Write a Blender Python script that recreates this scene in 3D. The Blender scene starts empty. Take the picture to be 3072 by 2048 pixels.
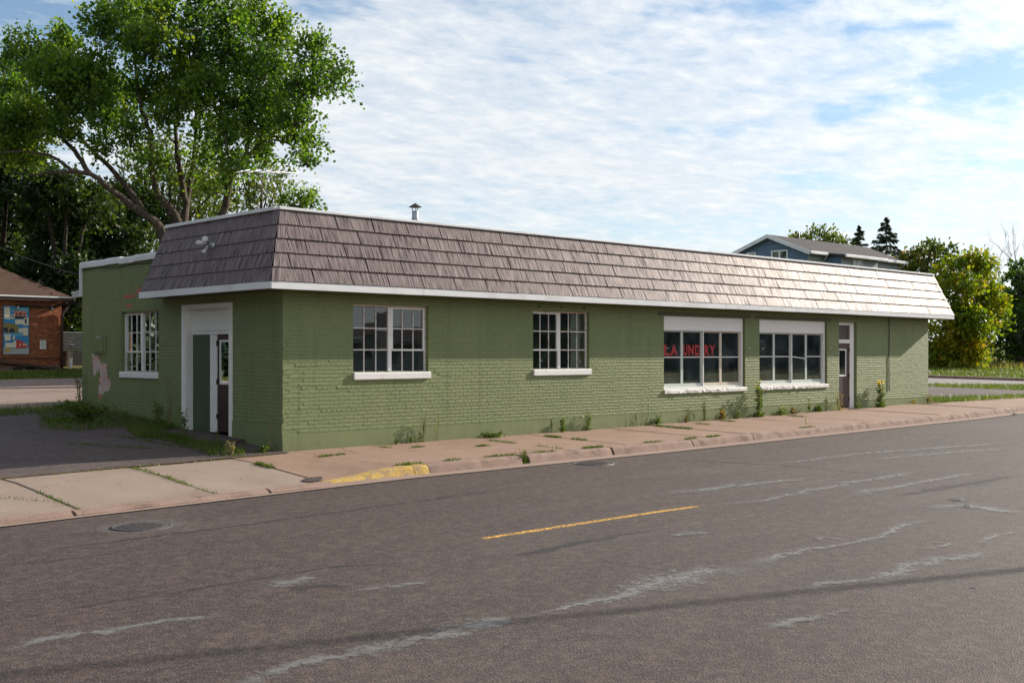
import bpy, bmesh, math, random
import numpy as np
from mathutils import Vector, Matrix
random.seed(7); rng = np.random.default_rng(7)
sc = bpy.context.scene
# ------------------------------------------------------------------ camera, sky, sun, exposure
F = 3387.0; HZ = 1058.0; TH = math.radians(46.306)
AX = (math.cos(TH), math.sin(TH)); RT = (math.sin(TH), -math.cos(TH))
CAM = (-10.480, -16.634, 1.69)
cd = bpy.data.cameras.new('camera'); cam = bpy.data.objects.new('camera', cd); sc.collection.objects.link(cam)
cam.location = CAM; cam.rotation_euler = (math.radians(90), 0, TH - math.radians(90))
cd.sensor_width = 36; cd.lens = F / 3072 * 36; cd.shift_y = (HZ - 1024) / 3072; cd.clip_end = 3000; cd.clip_start = 0.1
sc.camera = cam
SUN = Vector((2.5, -0.40, 1.10)).normalized()
sl = bpy.data.lights.new('sun', 'SUN'); sl.energy = 4.35; sl.angle = math.radians(0.53); sl.color = (1.0, 0.90, 0.77)
so = bpy.data.objects.new('sun', sl); sc.collection.objects.link(so); so.location = (30, -5, 30)
so.rotation_euler = SUN.to_track_quat('Z', 'Y').to_euler()
EXPOSURE = 0.89
SKY_STRENGTH = 0.114
sc.view_settings.view_transform = 'Standard'; sc.view_settings.look = 'None'; sc.view_settings.gamma = 1
sc.view_settings.use_curve_mapping = False; sc.view_settings.exposure = EXPOSURE
sc.cycles.use_denoising = True; sc.cycles.max_bounces = 8; sc.cycles.transparent_max_bounces = 16
sc.cycles.sample_clamp_indirect = 6.0; sc.cycles.caustics_reflective = False; sc.cycles.caustics_refractive = False
w = bpy.data.worlds.new('World'); sc.world = w; w.use_nodes = True

def node(nt, typ, props=None, **ins):
    n = nt.nodes.new(typ)
    for k, v in (props or {}).items(): setattr(n, k, v)
    for k, v in ins.items():
        key = int(k[1:]) if k[0] == 'i' and k[1:].isdigit() else k.replace('_', ' ')
        s = n.inputs[key]
        if isinstance(v, bpy.types.NodeSocket): nt.links.new(v, s)
        elif isinstance(v, (tuple, list)) and len(v) == 3 and s.type == 'RGBA': s.default_value = (*v, 1)
        else: s.default_value = v
    return n
def math_n(nt, op, a, b=None, c=None, clamp=False):
    n = nt.nodes.new('ShaderNodeMath'); n.operation = op; n.use_clamp = clamp
    for i, v in enumerate((a, b, c)):
        if v is None: continue
        if isinstance(v, bpy.types.NodeSocket): nt.links.new(v, n.inputs[i])
        else: n.inputs[i].default_value = v
    return n.outputs[0]
def mixc(nt, fac, a, b, mode='MIX'):
    n = nt.nodes.new('ShaderNodeMix'); n.data_type = 'RGBA'; n.blend_type = mode
    for i, v in ((0, fac), (6, a), (7, b)):
        if isinstance(v, bpy.types.NodeSocket): nt.links.new(v, n.inputs[i])
        elif isinstance(v, (tuple, list)): n.inputs[i].default_value = (*v, 1) if len(v) == 3 else v
        else: n.inputs[i].default_value = v
    return n.outputs[2]
def ramp(nt, fac, stops, interp='LINEAR'):
    n = nt.nodes.new('ShaderNodeValToRGB'); n.color_ramp.interpolation = interp; e = n.color_ramp.elements
    while len(e) < len(stops): e.new(0.5)
    for el, (p, c) in zip(e, stops):
        el.position = p; el.color = (c, c, c, 1) if isinstance(c, (int, float)) else (*c, 1)
    nt.links.new(fac, n.inputs[0]); return n.outputs[0]

GAPS = [(-200, 60, 330, 130, 220, 1.2), (760, 40, 1050, 20, 60, .5), (1950, 40, 2420, 5, 26, .5), (2560, 90, 2850, 75, 24, .55), (2480, 345, 2800, 270, 34, .9), (2800, 270, 3250, 170, 58, 1.0), (2020, 400, 2300, 380, 22, .4), (2280, 545, 2560, 535, 36, .55), (2900, 500, 3300, 480, 22, .5), (1700, 250, 1900, 200, 30, .35)]
def build_world():
    nt = w.node_tree; nt.nodes.clear()
    sky = node(nt, 'ShaderNodeTexSky', dict(sky_type='NISHITA', sun_disc=False, sun_elevation=math.asin(SUN.z),
               sun_rotation=math.atan2(SUN.x, SUN.y), altitude=200, air_density=1.0, dust_density=0.6, ozone_density=1.5))
    tc = node(nt, 'ShaderNodeTexCoord')
    sp = node(nt, 'ShaderNodeSeparateXYZ', Vector=tc.outputs['Generated'])
    zz = math_n(nt, 'ADD', math_n(nt, 'MAXIMUM', sp.outputs[2], 0.0), 0.075)
    u = math_n(nt, 'DIVIDE', sp.outputs[0], zz); v = math_n(nt, 'DIVIDE', sp.outputs[1], zz)
    pv = node(nt, 'ShaderNodeCombineXYZ', X=u, Y=v)
    mp = node(nt, 'ShaderNodeMapping', Vector=pv.outputs[0], Rotation=(0, 0, math.radians(-14)), Scale=(0.75, 1.0, 1), Location=(1.3, 0.55, 0))
    big = node(nt, 'ShaderNodeTexNoise', Vector=mp.outputs[0], Scale=0.55, Detail=4.0, Roughness=0.5, Distortion=0.4).outputs[0]
    mid = node(nt, 'ShaderNodeTexNoise', Vector=mp.outputs[0], Scale=4.2, Detail=8.0, Roughness=0.64, Distortion=0.3).outputs[0]
    fine = node(nt, 'ShaderNodeTexNoise', Vector=mp.outputs[0], Scale=13.0, Detail=6.0, Roughness=0.62, Distortion=0.15).outputs[0]
    s = math_n(nt, 'ADD', math_n(nt, 'MULTIPLY', big, .9), math_n(nt, 'ADD', math_n(nt, 'MULTIPLY', mid, .75), math_n(nt, 'MULTIPLY', fine, .55)))
    s = math_n(nt, 'SUBTRACT', s, 1.10)                        # around zero
    # gaps in the cloud sheet: segments in azimuth / elevation
    az = math_n(nt, 'ARCTAN2', sp.outputs[1], sp.outputs[0]); el = math_n(nt, 'ARCSINE', sp.outputs[2])
    wob = math_n(nt, 'MULTIPLY', math_n(nt, 'SUBTRACT', mid, .5), .16)
    hole = None
    for (x0, y0, x1, y1, r, k) in GAPS:
        pa = []
        for (x, y) in ((x0, y0), (x1, y1)):
            uu = (x - 1536) / F; vv = -(y - HZ) / F; pa.append((TH - math.atan(uu), math.atan(vv / math.sqrt(1 + uu * uu))))
        (ax_, ay_), (bx_, by_) = pa; dx, dy = bx_ - ax_, by_ - ay_; L2 = dx * dx + dy * dy; rr = r / F
        px_ = math_n(nt, 'SUBTRACT', az, ax_); py_ = math_n(nt, 'SUBTRACT', el, ay_)
        t = math_n(nt, 'DIVIDE', math_n(nt, 'ADD', math_n(nt, 'MULTIPLY', px_, dx), math_n(nt, 'MULTIPLY', py_, dy)), L2, clamp=True)
        ex = math_n(nt, 'SUBTRACT', px_, math_n(nt, 'MULTIPLY', t, dx)); ey = math_n(nt, 'SUBTRACT', py_, math_n(nt, 'MULTIPLY', t, dy))
        d = math_n(nt, 'DIVIDE', math_n(nt, 'SQRT', math_n(nt, 'ADD', math_n(nt, 'MULTIPLY', ex, ex), math_n(nt, 'MULTIPLY', ey, ey))), rr)
        h = math_n(nt, 'MULTIPLY', math_n(nt, 'SUBTRACT', 1.5, math_n(nt, 'ADD', d, math_n(nt, 'MULTIPLY', wob, 6.0))), k, clamp=True)
        hole = h if hole is None else math_n(nt, 'MAXIMUM', hole, h)
    # clearer blue sky overhead and round to the left of the view
    away = math_n(nt, 'MULTIPLY', math_n(nt, 'SUBTRACT', math_n(nt, 'ADD', math_n(nt, 'MULTIPLY', sp.outputs[0], -.75), math_n(nt, 'MULTIPLY', sp.outputs[1], .66)), .30), 2.2, clamp=True)
    hole = math_n(nt, 'MAXIMUM', hole, math_n(nt, 'MULTIPLY', away, .9))
    q = math_n(nt, 'SUBTRACT', math_n(nt, 'ADD', math_n(nt, 'MULTIPLY', s, 1.9), .74), math_n(nt, 'MULTIPLY', hole, .60))
    lowh = ramp(nt, sp.outputs[2], [(0.0, 0.55), (0.10, 0.45), (0.22, 0.0)])
    cov = ramp(nt, q, [(0.0, 0.08), (0.30, 0.44), (0.60, 0.76), (1.0, 0.96)])
    cov = math_n(nt, 'MAXIMUM', cov, lowh)
    shade = ramp(nt, math_n(nt, 'ADD', math_n(nt, 'MULTIPLY', mid, .6), math_n(nt, 'MULTIPLY', fine, .4)),
                 [(0.32, (3.4, 3.75, 4.1)), (0.50, (3.95, 4.18, 4.4)), (0.66, (4.65, 4.72, 4.72))])
    # thin cloud scatters more light forward, towards the sun
    cs = node(nt, 'ShaderNodeVectorMath', dict(operation='DOT_PRODUCT'), i0=tc.outputs['Generated'], i1=tuple(SUN)).outputs['Value']
    fw = math_n(nt, 'MULTIPLY_ADD', math_n(nt, 'POWER', math_n(nt, 'MAXIMUM', cs, 0.0), 10.0), 1.4, 1.0)
    shade = node(nt, 'ShaderNodeVectorMath', dict(operation='SCALE'), i0=shade, Scale=fw).outputs[0]
    up_ = ramp(nt, sp.outputs[2], [(0.30, 1.0), (0.62, 0.85)])
    cov = math_n(nt, 'MULTIPLY', cov, up_)
    col = mixc(nt, cov, mixc(nt, 1.0, sky.outputs[0], (.55, .62, .66), 'MULTIPLY'), shade)
    bg = node(nt, 'ShaderNodeBackground', Color=col, Strength=SKY_STRENGTH)
    out = node(nt, 'ShaderNodeOutputWorld', Surface=bg.outputs[0])
build_world()

# ------------------------------------------------------------------ pixel rays and ground levels
def ray(px, py):
    u = (px - 1536) / F; return (AX[0] + u * RT[0], AX[1] + u * RT[1], -(py - HZ) / F)
def at(px, py, d):
    r = ray(px, py); return Vector((CAM[0] + d * r[0], CAM[1] + d * r[1], CAM[2] + d * r[2]))
ZK = [(-90, -1.2), (-40, -.6), (-12, -.2), (-5, -.08), (0, 0), (6.5, .016), (12, .05), (19.7, .1), (24, .16), (30, .21), (60, .4), (160, 1.0)]
def zs(x):
    for (a, p), (b, q) in zip(ZK, ZK[1:]):
        if x <= b: return p + (q - p) * (x - a) / (b - a)
    return ZK[-1][1]
def g(x, y):
    return zs(x) + (.065 * min(y, 8.2) + .03 * min(max(y - 8.2, 0), 60) if y > 0 else 0)
def road_z(x, y=0): return zs(x) - .2
def walk_z(x, y):
    drop = min(max((0.5 - x) / 1.5, 0), 1); drop = drop * drop * (3 - 2 * drop)
    return zs(x) + .02 * y - drop * .115 * min(max((-y - .9) / 2.0, 0), 1)
def on_ground(px, py, fn=g):
    r = ray(px, py); z = 0
    for i in range(40):
        t = (z - CAM[2]) / r[2]; x = CAM[0] + t * r[0]; y = CAM[1] + t * r[1]; z = .5 * z + .5 * fn(x, y)
    return Vector((x, y, z))

# ------------------------------------------------------------------ mesh helpers
COL = sc.collection
def thing(name, label, cat, loc=(0, 0, 0), group=None):
    o = bpy.data.objects.new(name, None); COL.objects.link(o); o.location = loc; o.empty_display_size = .2
    o['label'] = label; o['category'] = cat
    if group: o['group'] = group
    return o
def tag(o, label=None, cat=None, group=None, kind=None):
    for k, v in (('label', label), ('category', cat), ('group', group), ('kind', kind)):
        if v: o[k] = v
    return o
def link(name, me, parent=None, loc=None):
    o = bpy.data.objects.new(name, me); COL.objects.link(o)
    if loc is not None: o.location = loc
    if parent is not None:
        o.parent = parent
        p = parent; off = Vector(p.location)
        while p.parent is not None:
            p = p.parent      # children of meshes at the origin inherit the thing's inverse
        o.matrix_parent_inverse = world_of(parent).inverted()
    return o
def world_of(o):
    m = o.matrix_basis.copy()
    if o.parent is not None: m = world_of(o.parent) @ o.matrix_parent_inverse @ m
    return m
class MB:
    def __init__(s): s.v = []; s.f = []; s.m = []; s.sm = []
    def add(s, vs, fs, mi=0, smooth=False):
        n = len(s.v); s.v += [tuple(v) for v in vs]
        for f in fs: s.f.append([i + n for i in f]); s.m.append(mi); s.sm.append(smooth)
        return s
    def box(s, x0, x1, y0, y1, z0, z1, mi=0):
        return s.add([(x0,y0,z0),(x1,y0,z0),(x1,y1,z0),(x0,y1,z0),(x0,y0,z1),(x1,y0,z1),(x1,y1,z1),(x0,y1,z1)],
                     [(0,3,2,1),(4,5,6,7),(0,1,5,4),(1,2,6,5),(2,3,7,6),(3,0,4,7)], mi)
    def bbox(s, x0, x1, y0, y1, z0, z1, c=.004, mi=0):      # box with chamfered edges
        bm = bmesh.new(); bmesh.ops.create_cube(bm, size=1)
        for v in bm.verts: v.co = Vector((x0 + (v.co.x + .5) * (x1 - x0), y0 + (v.co.y + .5) * (y1 - y0), z0 + (v.co.z + .5) * (z1 - z0)))
        c = min(c, .45 * min(x1 - x0, y1 - y0, z1 - z0))
        bmesh.ops.bevel(bm, geom=list(bm.edges), offset=c, segments=1, affect='EDGES', profile=.5)
        bm.verts.index_update()
        s.add([v.co.copy() for v in bm.verts], [[v.index for v in f.verts] for f in bm.faces], mi); bm.free(); return s
    def quad(s, a, b, c, d, mi=0): return s.add([a, b, c, d], [(0, 1, 2, 3)], mi)
    def tube(s, pts, rad, n=8, mi=0, cap=True):
        pts = [Vector(p) for p in pts]; rad = rad if isinstance(rad, (list, tuple)) else [rad] * len(pts)
        base = len(s.v); prev = None
        for i, p in enumerate(pts):
            t = (pts[min(i + 1, len(pts) - 1)] - pts[max(i - 1, 0)]).normalized()
            if prev is None:
                a = t.orthogonal().normalized()
            else:
                a = (prev - t * prev.dot(t)); a = a.normalized() if a.length > 1e-6 else t.orthogonal().normalized()
            prev = a; b = t.cross(a)
            for k in range(n):
                q = 2 * math.pi * k / n
                s.v.append(tuple(p + (a * math.cos(q) + b * math.sin(q)) * rad[i]))
        for i in range(len(pts) - 1):
            for k in range(n):
                k2 = (k + 1) % n
                s.f.append([base + i*n + k, base + i*n + k2, base + (i+1)*n + k2, base + (i+1)*n + k]); s.m.append(mi); s.sm.append(True)
        if cap:
            s.f.append([base + k for k in range(n)][::-1]); s.m.append(mi); s.sm.append(False)
            e = base + (len(pts) - 1) * n
            s.f.append([e + k for k in range(n)]); s.m.append(mi); s.sm.append(False)
        return s
    def lathe(s, c, prof, n=20, mi=0):
        c = Vector(c); pts = []
        base = len(s.v)
        for r, z in prof:
            for k in range(n):
                q = 2 * math.pi * k / n; s.v.append((c.x + r * math.cos(q), c.y + r * math.sin(q), c.z + z))
        for i in range(len(prof) - 1):
            for k in range(n):
                k2 = (k + 1) % n
                s.f.append([base + i*n + k, base + i*n + k2, base + (i+1)*n + k2, base + (i+1)*n + k]); s.m.append(mi); s.sm.append(True)
        return s
    def prism(s, poly, d, mi=0):            # closed polygon of 3-D points pushed along vector d
        n = len(poly); d = Vector(d); a = [Vector(p) for p in poly]
        return s.add(a + [p + d for p in a], [list(range(n))[::-1], list(range(n, 2*n))] + [[i, (i+1) % n, n + (i+1) % n, n + i] for i in range(n)], mi)
    def mesh(s, name, mats):
        me = bpy.data.meshes.new(name); me.from_pydata(s.v, [], s.f)
        for m in (mats if isinstance(mats, (list, tuple)) else [mats]): me.materials.append(m)
        me.polygons.foreach_set('material_index', s.m); me.polygons.foreach_set('use_smooth', s.sm); me.update(); return me
    def build(s, name, mats, parent=None): return link(name, s.mesh(name, mats), parent)
def np_mesh(name, V, Fc, mat, tint=None):
    me = bpy.data.meshes.new(name); nv = len(V); nf, k = Fc.shape
    me.vertices.add(nv); me.vertices.foreach_set('co', np.ascontiguousarray(V, dtype=np.float32).ravel())
    me.loops.add(nf * k); me.loops.foreach_set('vertex_index', Fc.astype(np.int32).ravel())
    me.polygons.add(nf); me.polygons.foreach_set('loop_start', np.arange(0, nf * k, k, dtype=np.int32))
    me.polygons.foreach_set('loop_total', np.full(nf, k, dtype=np.int32))
    me.materials.append(mat)
    if tint is not None:
        a = me.attributes.new('tint', 'FLOAT', 'FACE'); a.data.foreach_set('value', tint.astype(np.float32))
    me.update(calc_edges=True); me.validate(); return me
def sheet(name, xs, ys, fn, mat, parent=None, dz=0):
    xs = sorted(set([round(x, 4) for x in xs])); ys = sorted(set([round(y, 4) for y in ys])); b = MB()
    nx = len(xs); vs = [(x, y, fn(x, y) + dz) for y in ys for x in xs]
    b.add(vs, [(j*nx+i, j*nx+i+1, (j+1)*nx+i+1, (j+1)*nx+i) for j in range(len(ys)-1) for i in range(nx-1)])
    return b.build(name, mat, parent)
def lerp(a, b, t): return a + (b - a) * t
def span(a, b, step):
    n = max(1, int(round((b - a) / step))); return [a + (b - a) * i / n for i in range(n + 1)]

# ------------------------------------------------------------------ materials
def new_mat(name, fn):
    m = bpy.data.materials.new(name); m.use_nodes = True; nt = m.node_tree; nt.nodes.clear()
    out = nt.nodes.new('ShaderNodeOutputMaterial'); nt.links.new(fn(nt), out.inputs[0]); return m
def pos(nt, scale=(1, 1, 1), rot=(0, 0, 0)):
    gm = node(nt, 'ShaderNodeNewGeometry')
    return node(nt, 'ShaderNodeMapping', Vector=gm.outputs['Position'], Scale=scale, Rotation=rot).outputs[0]
def noise(nt, vec, scale, detail=4, rough=.55, dist=0):
    return node(nt, 'ShaderNodeTexNoise', Vector=vec, Scale=scale, Detail=float(detail), Roughness=rough, Distortion=float(dist)).outputs[0]
def bump(nt, h, strength=.3, dist=.01):
    return node(nt, 'ShaderNodeBump', Height=h, Strength=strength, Distance=dist).outputs[0]
def princ(nt, col, rough=.6, normal=None, metal=0, spec=.5):
    k = dict(Base_Color=col, Roughness=rough, Metallic=metal)
    n = node(nt, 'ShaderNodeBsdfPrincipled', **k); n.inputs['Specular IOR Level'].default_value = spec
    if normal is not None: nt.links.new(normal, n.inputs['Normal'])
    return n.outputs[0]
def mottled(name, c1, c2, scale=3, rough=.7, bs=60, bstr=.25, bdist=.004, spec=.4, vscale=(1, 1, 1), c3=None, s3=.6, metal=0):
    def fn(nt):
        p = pos(nt, vscale); a = noise(nt, p, scale, 6, .6); a = ramp(nt, a, [(.3, 0.0), (.7, 1.0)])
        c = mixc(nt, a, c1, c2)
        if c3: c = mixc(nt, ramp(nt, noise(nt, p, s3, 5, .6, .4), [(.52, 0.0), (.66, 1.0)]), c, c3)
        return princ(nt, c, rough, bump(nt, noise(nt, p, bs, 5, .6), bstr, bdist), metal, spec)
    return new_mat(name, fn)

def green_paint(nt):
    p = pos(nt); geo = node(nt, 'ShaderNodeNewGeometry')
    a = ramp(nt, noise(nt, p, 1.1, 5, .6), [(.32, 0.0), (.68, 1.0)])
    c = mixc(nt, a, (.176, .210, .094), (.210, .242, .110))
    c = mixc(nt, math_n(nt, 'MULTIPLY', geo.outputs['Random Per Island'], .35), c, (.154, .198, .086))
    c = mixc(nt, math_n(nt, 'MULTIPLY', ramp(nt, noise(nt, p, 5.5, 6, .65), [(.57, 0.0), (.66, 1.0)]), .35), c, (.138, .172, .080))
    st = noise(nt, pos(nt, (5, 5, .35)), 1.0, 5, .65); c = mixc(nt, ramp(nt, st, [(.54, 0.0), (.70, .38)]), c, (.102, .122, .052)); c = mixc(nt, ramp(nt, st, [(.30, .30), (.44, 0.0)]), c, (.225, .250, .125))
    zz = node(nt, 'ShaderNodeSeparateXYZ', Vector=p).outputs[2]
    dirt = math_n(nt, 'MULTIPLY', ramp(nt, zz, [(.0, 1.0), (.32, 0.0)]), ramp(nt, noise(nt, p, 4.5, 6, .7), [(.42, 0.0), (.66, .6)]))
    c = mixc(nt, dirt, c, (.17, .14, .085))
    chip = ramp(nt, noise(nt, p, 23, 3, .5), [(.715, 0.0), (.735, 1.0)])
    c = mixc(nt, math_n(nt, 'MULTIPLY', chip, .7), c, (.24, .20, .13))
    h = math_n(nt, 'ADD', math_n(nt, 'MULTIPLY', noise(nt, p, 14, 4, .6), .9), math_n(nt, 'MULTIPLY', noise(nt, p, 70, 3, .6), .35))
    return princ(nt, c, .62, bump(nt, h, .30, .005), 0, .3)
M_GREEN = new_mat('green_wall_paint', green_paint)
M_GREENB = mottled('green_board_paint', (.056, .080, .050), (.070, .096, .060), 4, .55, 40, .2)
M_BARE = mottled('bare_pink_brick', (.52, .36, .33), (.62, .52, .49), 9, .9, 50, .5, .006, .2, c3=(.46, .20, .16), s3=2)
M_RED = mottled('bare_red_brick', (.48, .10, .09), (.52, .18, .13), 9, .9, 50, .5, .006, .2)
def white_paint(nt):
    p = pos(nt)
    d = ramp(nt, noise(nt, p, 7, 6, .7), [(.56, 0.0), (.72, 1.0)])
    c = mixc(nt, math_n(nt, 'MULTIPLY', d, .45), (.80, .79, .77), (.52, .44, .37))
    chip = ramp(nt, noise(nt, p, 19, 4, .6, .6), [(.70, 0.0), (.72, 1.0)])
    c = mixc(nt, math_n(nt, 'MULTIPLY', chip, .8), c, (.22, .13, .10))
    return princ(nt, c, .5, bump(nt, noise(nt, p, 45, 4), .3, .003), 0, .4)
M_WHITE = new_mat('white_trim_paint', white_paint)
M_FASCIA = mottled('white_metal_fascia', (.74, .76, .78), (.80, .80, .80), 2, .38, 8, .08, .01, .5, c3=(.66, .66, .66), s3=1.3)
M_PANEL = mottled('white_panel', (.82, .80, .79), (.86, .85, .84), 1.5, .5, 4, .06)
M_SILL = mottled('cracked_white_sill', (.78, .75, .72), (.80, .79, .77), 6, .8, 30, 1.0, .02, .3, c3=(.48, .42, .38), s3=11)
M_RUST = mottled('rusty_cream_steel', (.66, .52, .42), (.70, .62, .55), 9, .7, 50, .4, .003, .3, c3=(.40, .22, .12), s3=7)
M_MUNT = mottled('window_bar_paint', (.66, .60, .56), (.74, .72, .70), 14, .6, 60, .3, .003, .4, c3=(.42, .32, .26), s3=16)
M_SASH = mottled('pale_green_sash', (.48, .55, .50), (.54, .60, .55), 3, .5, 30, .1)
M_SASH2 = mottled('cream_sash', (.56, .50, .40), (.62, .56, .45), 3, .5, 30, .1)
M_SOFFIT = mottled('dark_green_soffit', (.075, .080, .045), (.095, .10, .055), 3, .7, 30, .3)
M_BROWN = mottled('brown_door_paint', (.050, .026, .024), (.062, .032, .028), 3, .42, 20, .12)
M_DARK = mottled('dark_metal', (.02, .02, .02), (.035, .032, .03), 8, .5)
M_SEAM = mottled('dull_black_seam', (.012, .011, .011), (.016, .014, .014), 8, 1.0, 20, .1, .001, 0.0)
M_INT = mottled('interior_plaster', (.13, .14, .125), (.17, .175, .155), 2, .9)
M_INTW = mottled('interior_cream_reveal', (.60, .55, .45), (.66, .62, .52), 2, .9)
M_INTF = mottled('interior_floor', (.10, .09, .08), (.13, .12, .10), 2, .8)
M_STEEL = mottled('galvanised_steel', (.34, .36, .37), (.46, .47, .48), 6, .42, 20, .1, .002, .6, metal=.7)
M_LETTER = mottled('red_letter_paint', (.34, .010, .015), (.39, .014, .018), 4, .5)
M_LETTERD = mottled('dark_letter_edge', (.12, .01, .012), (.15, .012, .014), 4, .6)
M_PAPER = mottled('white_paper', (.76, .76, .74), (.80, .80, .79), 4, .8)
M_ROOFDECK = mottled('roof_gravel', (.16, .15, .14), (.24, .22, .20), 20, .95)
def glass(tintc, dirt):
    def fn(nt):
        fr = node(nt, 'ShaderNodeFresnel', IOR=1.5).outputs[0]
        p = pos(nt)
        fr = math_n(nt, 'ADD', math_n(nt, 'MULTIPLY', fr, 1.6), .03, clamp=True)
        tr = node(nt, 'ShaderNodeBsdfTransparent', Color=tintc).outputs[0]
        bm_ = bump(nt, noise(nt, p, 1.3, 2), .06, .02)
        gl = node(nt, 'ShaderNodeBsdfGlossy', Color=(.95, .97, 1), Roughness=.015, Normal=bm_).outputs[0]
        df = node(nt, 'ShaderNodeBsdfDiffuse', Color=(.36, .44, .44)).outputs[0]  # bluish film: glass dirt plus teal reflection painted as diffuse colour
        d = math_n(nt, 'MULTIPLY', ramp(nt, noise(nt, p, 2.5, 5, .6), [(.38, 0.1), (.75, 1.0)]), dirt)
        a = node(nt, 'ShaderNodeMixShader', i0=d, i1=tr, i2=df).outputs[0]
        return node(nt, 'ShaderNodeMixShader', i0=fr, i1=a, i2=gl).outputs[0]
    return fn
M_GLASS = new_mat('old_window_glass', glass((.72, .80, .78), .07))
M_GLASSG = new_mat('green_tinted_glass', glass((.46, .62, .60), .15))
def shingle(nt):
    uv = node(nt, 'ShaderNodeUVMap').outputs[0]; sp = node(nt, 'ShaderNodeSeparateXYZ', Vector=uv)
    v1 = node(nt, 'ShaderNodeCombineXYZ', X=math_n(nt, 'MULTIPLY', sp.outputs[0], 36), Y=math_n(nt, 'MULTIPLY', sp.outputs[1], 2.2)).outputs[0]
    v2 = node(nt, 'ShaderNodeCombineXYZ', X=math_n(nt, 'MULTIPLY', sp.outputs[0], 130), Y=math_n(nt, 'MULTIPLY', sp.outputs[1], 5)).outputs[0]
    a = noise(nt, v1, 1.0, 3, .6); b = noise(nt, v2, 1.0, 2, .5)
    h = math_n(nt, 'ADD', math_n(nt, 'MULTIPLY', a, .75), math_n(nt, 'MULTIPLY', b, .25))
    t = ramp(nt, h, [(.38, 0.0), (.50, .55), (.62, 1.0)])
    c = mixc(nt, t, (.030, .024, .027), (.258, .205, .202))
    wear = ramp(nt, noise(nt, pos(nt), 1.7, 5, .65), [(.35, 0.0), (.7, 1.0)])
    c = mixc(nt, math_n(nt, 'MULTIPLY', wear, .28), c, (.20, .172, .17))
    rg = math_n(nt, 'ADD', math_n(nt, 'MULTIPLY', wear, .06), .46)
    n = node(nt, 'ShaderNodeBsdfPrincipled', Base_Color=c, Roughness=rg, Metallic=.04, Normal=bump(nt, h, .55, .010))
    n.inputs['Specular IOR Level'].default_value = .17
    nt.links.new(math_n(nt, 'MULTIPLY_ADD', t, .062, .008), n.inputs['Specular IOR Level'])
    return n.outputs[0]
M_SHINGLE = new_mat('brown_metal_shake', shingle)
def asphalt(c1, c2, light, dark, gs=95):
    def fn(nt):
        p = pos(nt); big = ramp(nt, noise(nt, p, .35, 5, .6, .3), [(.3, 0.0), (.7, 1.0)])
        c = mixc(nt, big, c1, c2)
        st = noise(nt, pos(nt, (.10, .9, 1)), 2.2, 5, .6); c = mixc(nt, math_n(nt, 'MULTIPLY', ramp(nt, st, [(.45, 0.0), (.7, 1.0)]), .35), c, dark)
        gr = noise(nt, pos(nt, (.22, .75, 1)), 1.0, 6, .62, .6); c = mixc(nt, ramp(nt, gr, [(.50, 0.0), (.66, .75)]), c, tuple(x * 1.45 for x in (c2[0] * .93, c2[1] * 1.04, c2[2] * 1.08)))
        dp = noise(nt, pos(nt, (.35, .8, 1)), .9, 5, .6, .8); c = mixc(nt, ramp(nt, dp, [(.56, 0.0), (.68, .55)]), c, dark)
        wob = node(nt, 'ShaderNodeTexNoise', Vector=p, Scale=1.6, Detail=5.0).outputs['Color']
        pw = node(nt, 'ShaderNodeVectorMath', dict(operation='MULTIPLY_ADD'), i0=wob, i1=(.7, .7, 0), i2=p).outputs[0]
        ce = node(nt, 'ShaderNodeTexVoronoi', dict(feature='DISTANCE_TO_EDGE'), Vector=pw, Scale=.42).outputs['Distance']
        cm = math_n(nt, 'MULTIPLY', ramp(nt, ce, [(.0, .75), (.003, .5), (.006, 0.0)]), ramp(nt, noise(nt, p, .45, 3), [(.54, 0.0), (.62, .8)]))
        vo = node(nt, 'ShaderNodeTexVoronoi', Vector=p, Scale=float(gs)); sp = node(nt, 'ShaderNodeSeparateColor', Color=vo.outputs['Color'])
        c = mixc(nt, ramp(nt, sp.outputs[0], [(.0, .85), (.30, .0)]), c, dark)
        c = mixc(nt, ramp(nt, sp.outputs[1], [(.74, 0.0), (1.0, .75)]), c, light)
        n2 = noise(nt, p, 30, 5, .7); c = mixc(nt, ramp(nt, n2, [(.42, .42), (.6, 0.0)]), c, dark)
        n3 = noise(nt, p, 9, 4, .65); c = mixc(nt, ramp(nt, n3, [(.45, .0), (.68, .3)]), c, light)
        h = math_n(nt, 'ADD', vo.outputs['Distance'], math_n(nt, 'MULTIPLY', n2, .8))
        c = mixc(nt, cm, c, tuple(x * .5 for x in dark))
        return princ(nt, c, .78, bump(nt, h, .7, .006), 0, .35)
    return fn
M_ROAD = new_mat('worn_road_asphalt', asphalt((.043, .0270, .0228), (.058, .0385, .0325), (.172, .124, .106), (.026, .021, .021), 75))
M_LOT = new_mat('lot_asphalt', asphalt((.060, .041, .038), (.082, .058, .053), (.19, .145, .13), (.032, .024, .024), 70))
M_STREET = mottled('side_street_asphalt', (.17, .155, .15), (.20, .18, .175), 2, .8, 50)
M_GRAVEL = mottled('pink_gravel', (.24, .18, .155), (.33, .255, .225), 2.0, .95, 45, .9, .03, .2, c3=(.20, .15, .13), s3=.8, vscale=(.5, 1.6, 1))
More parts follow.
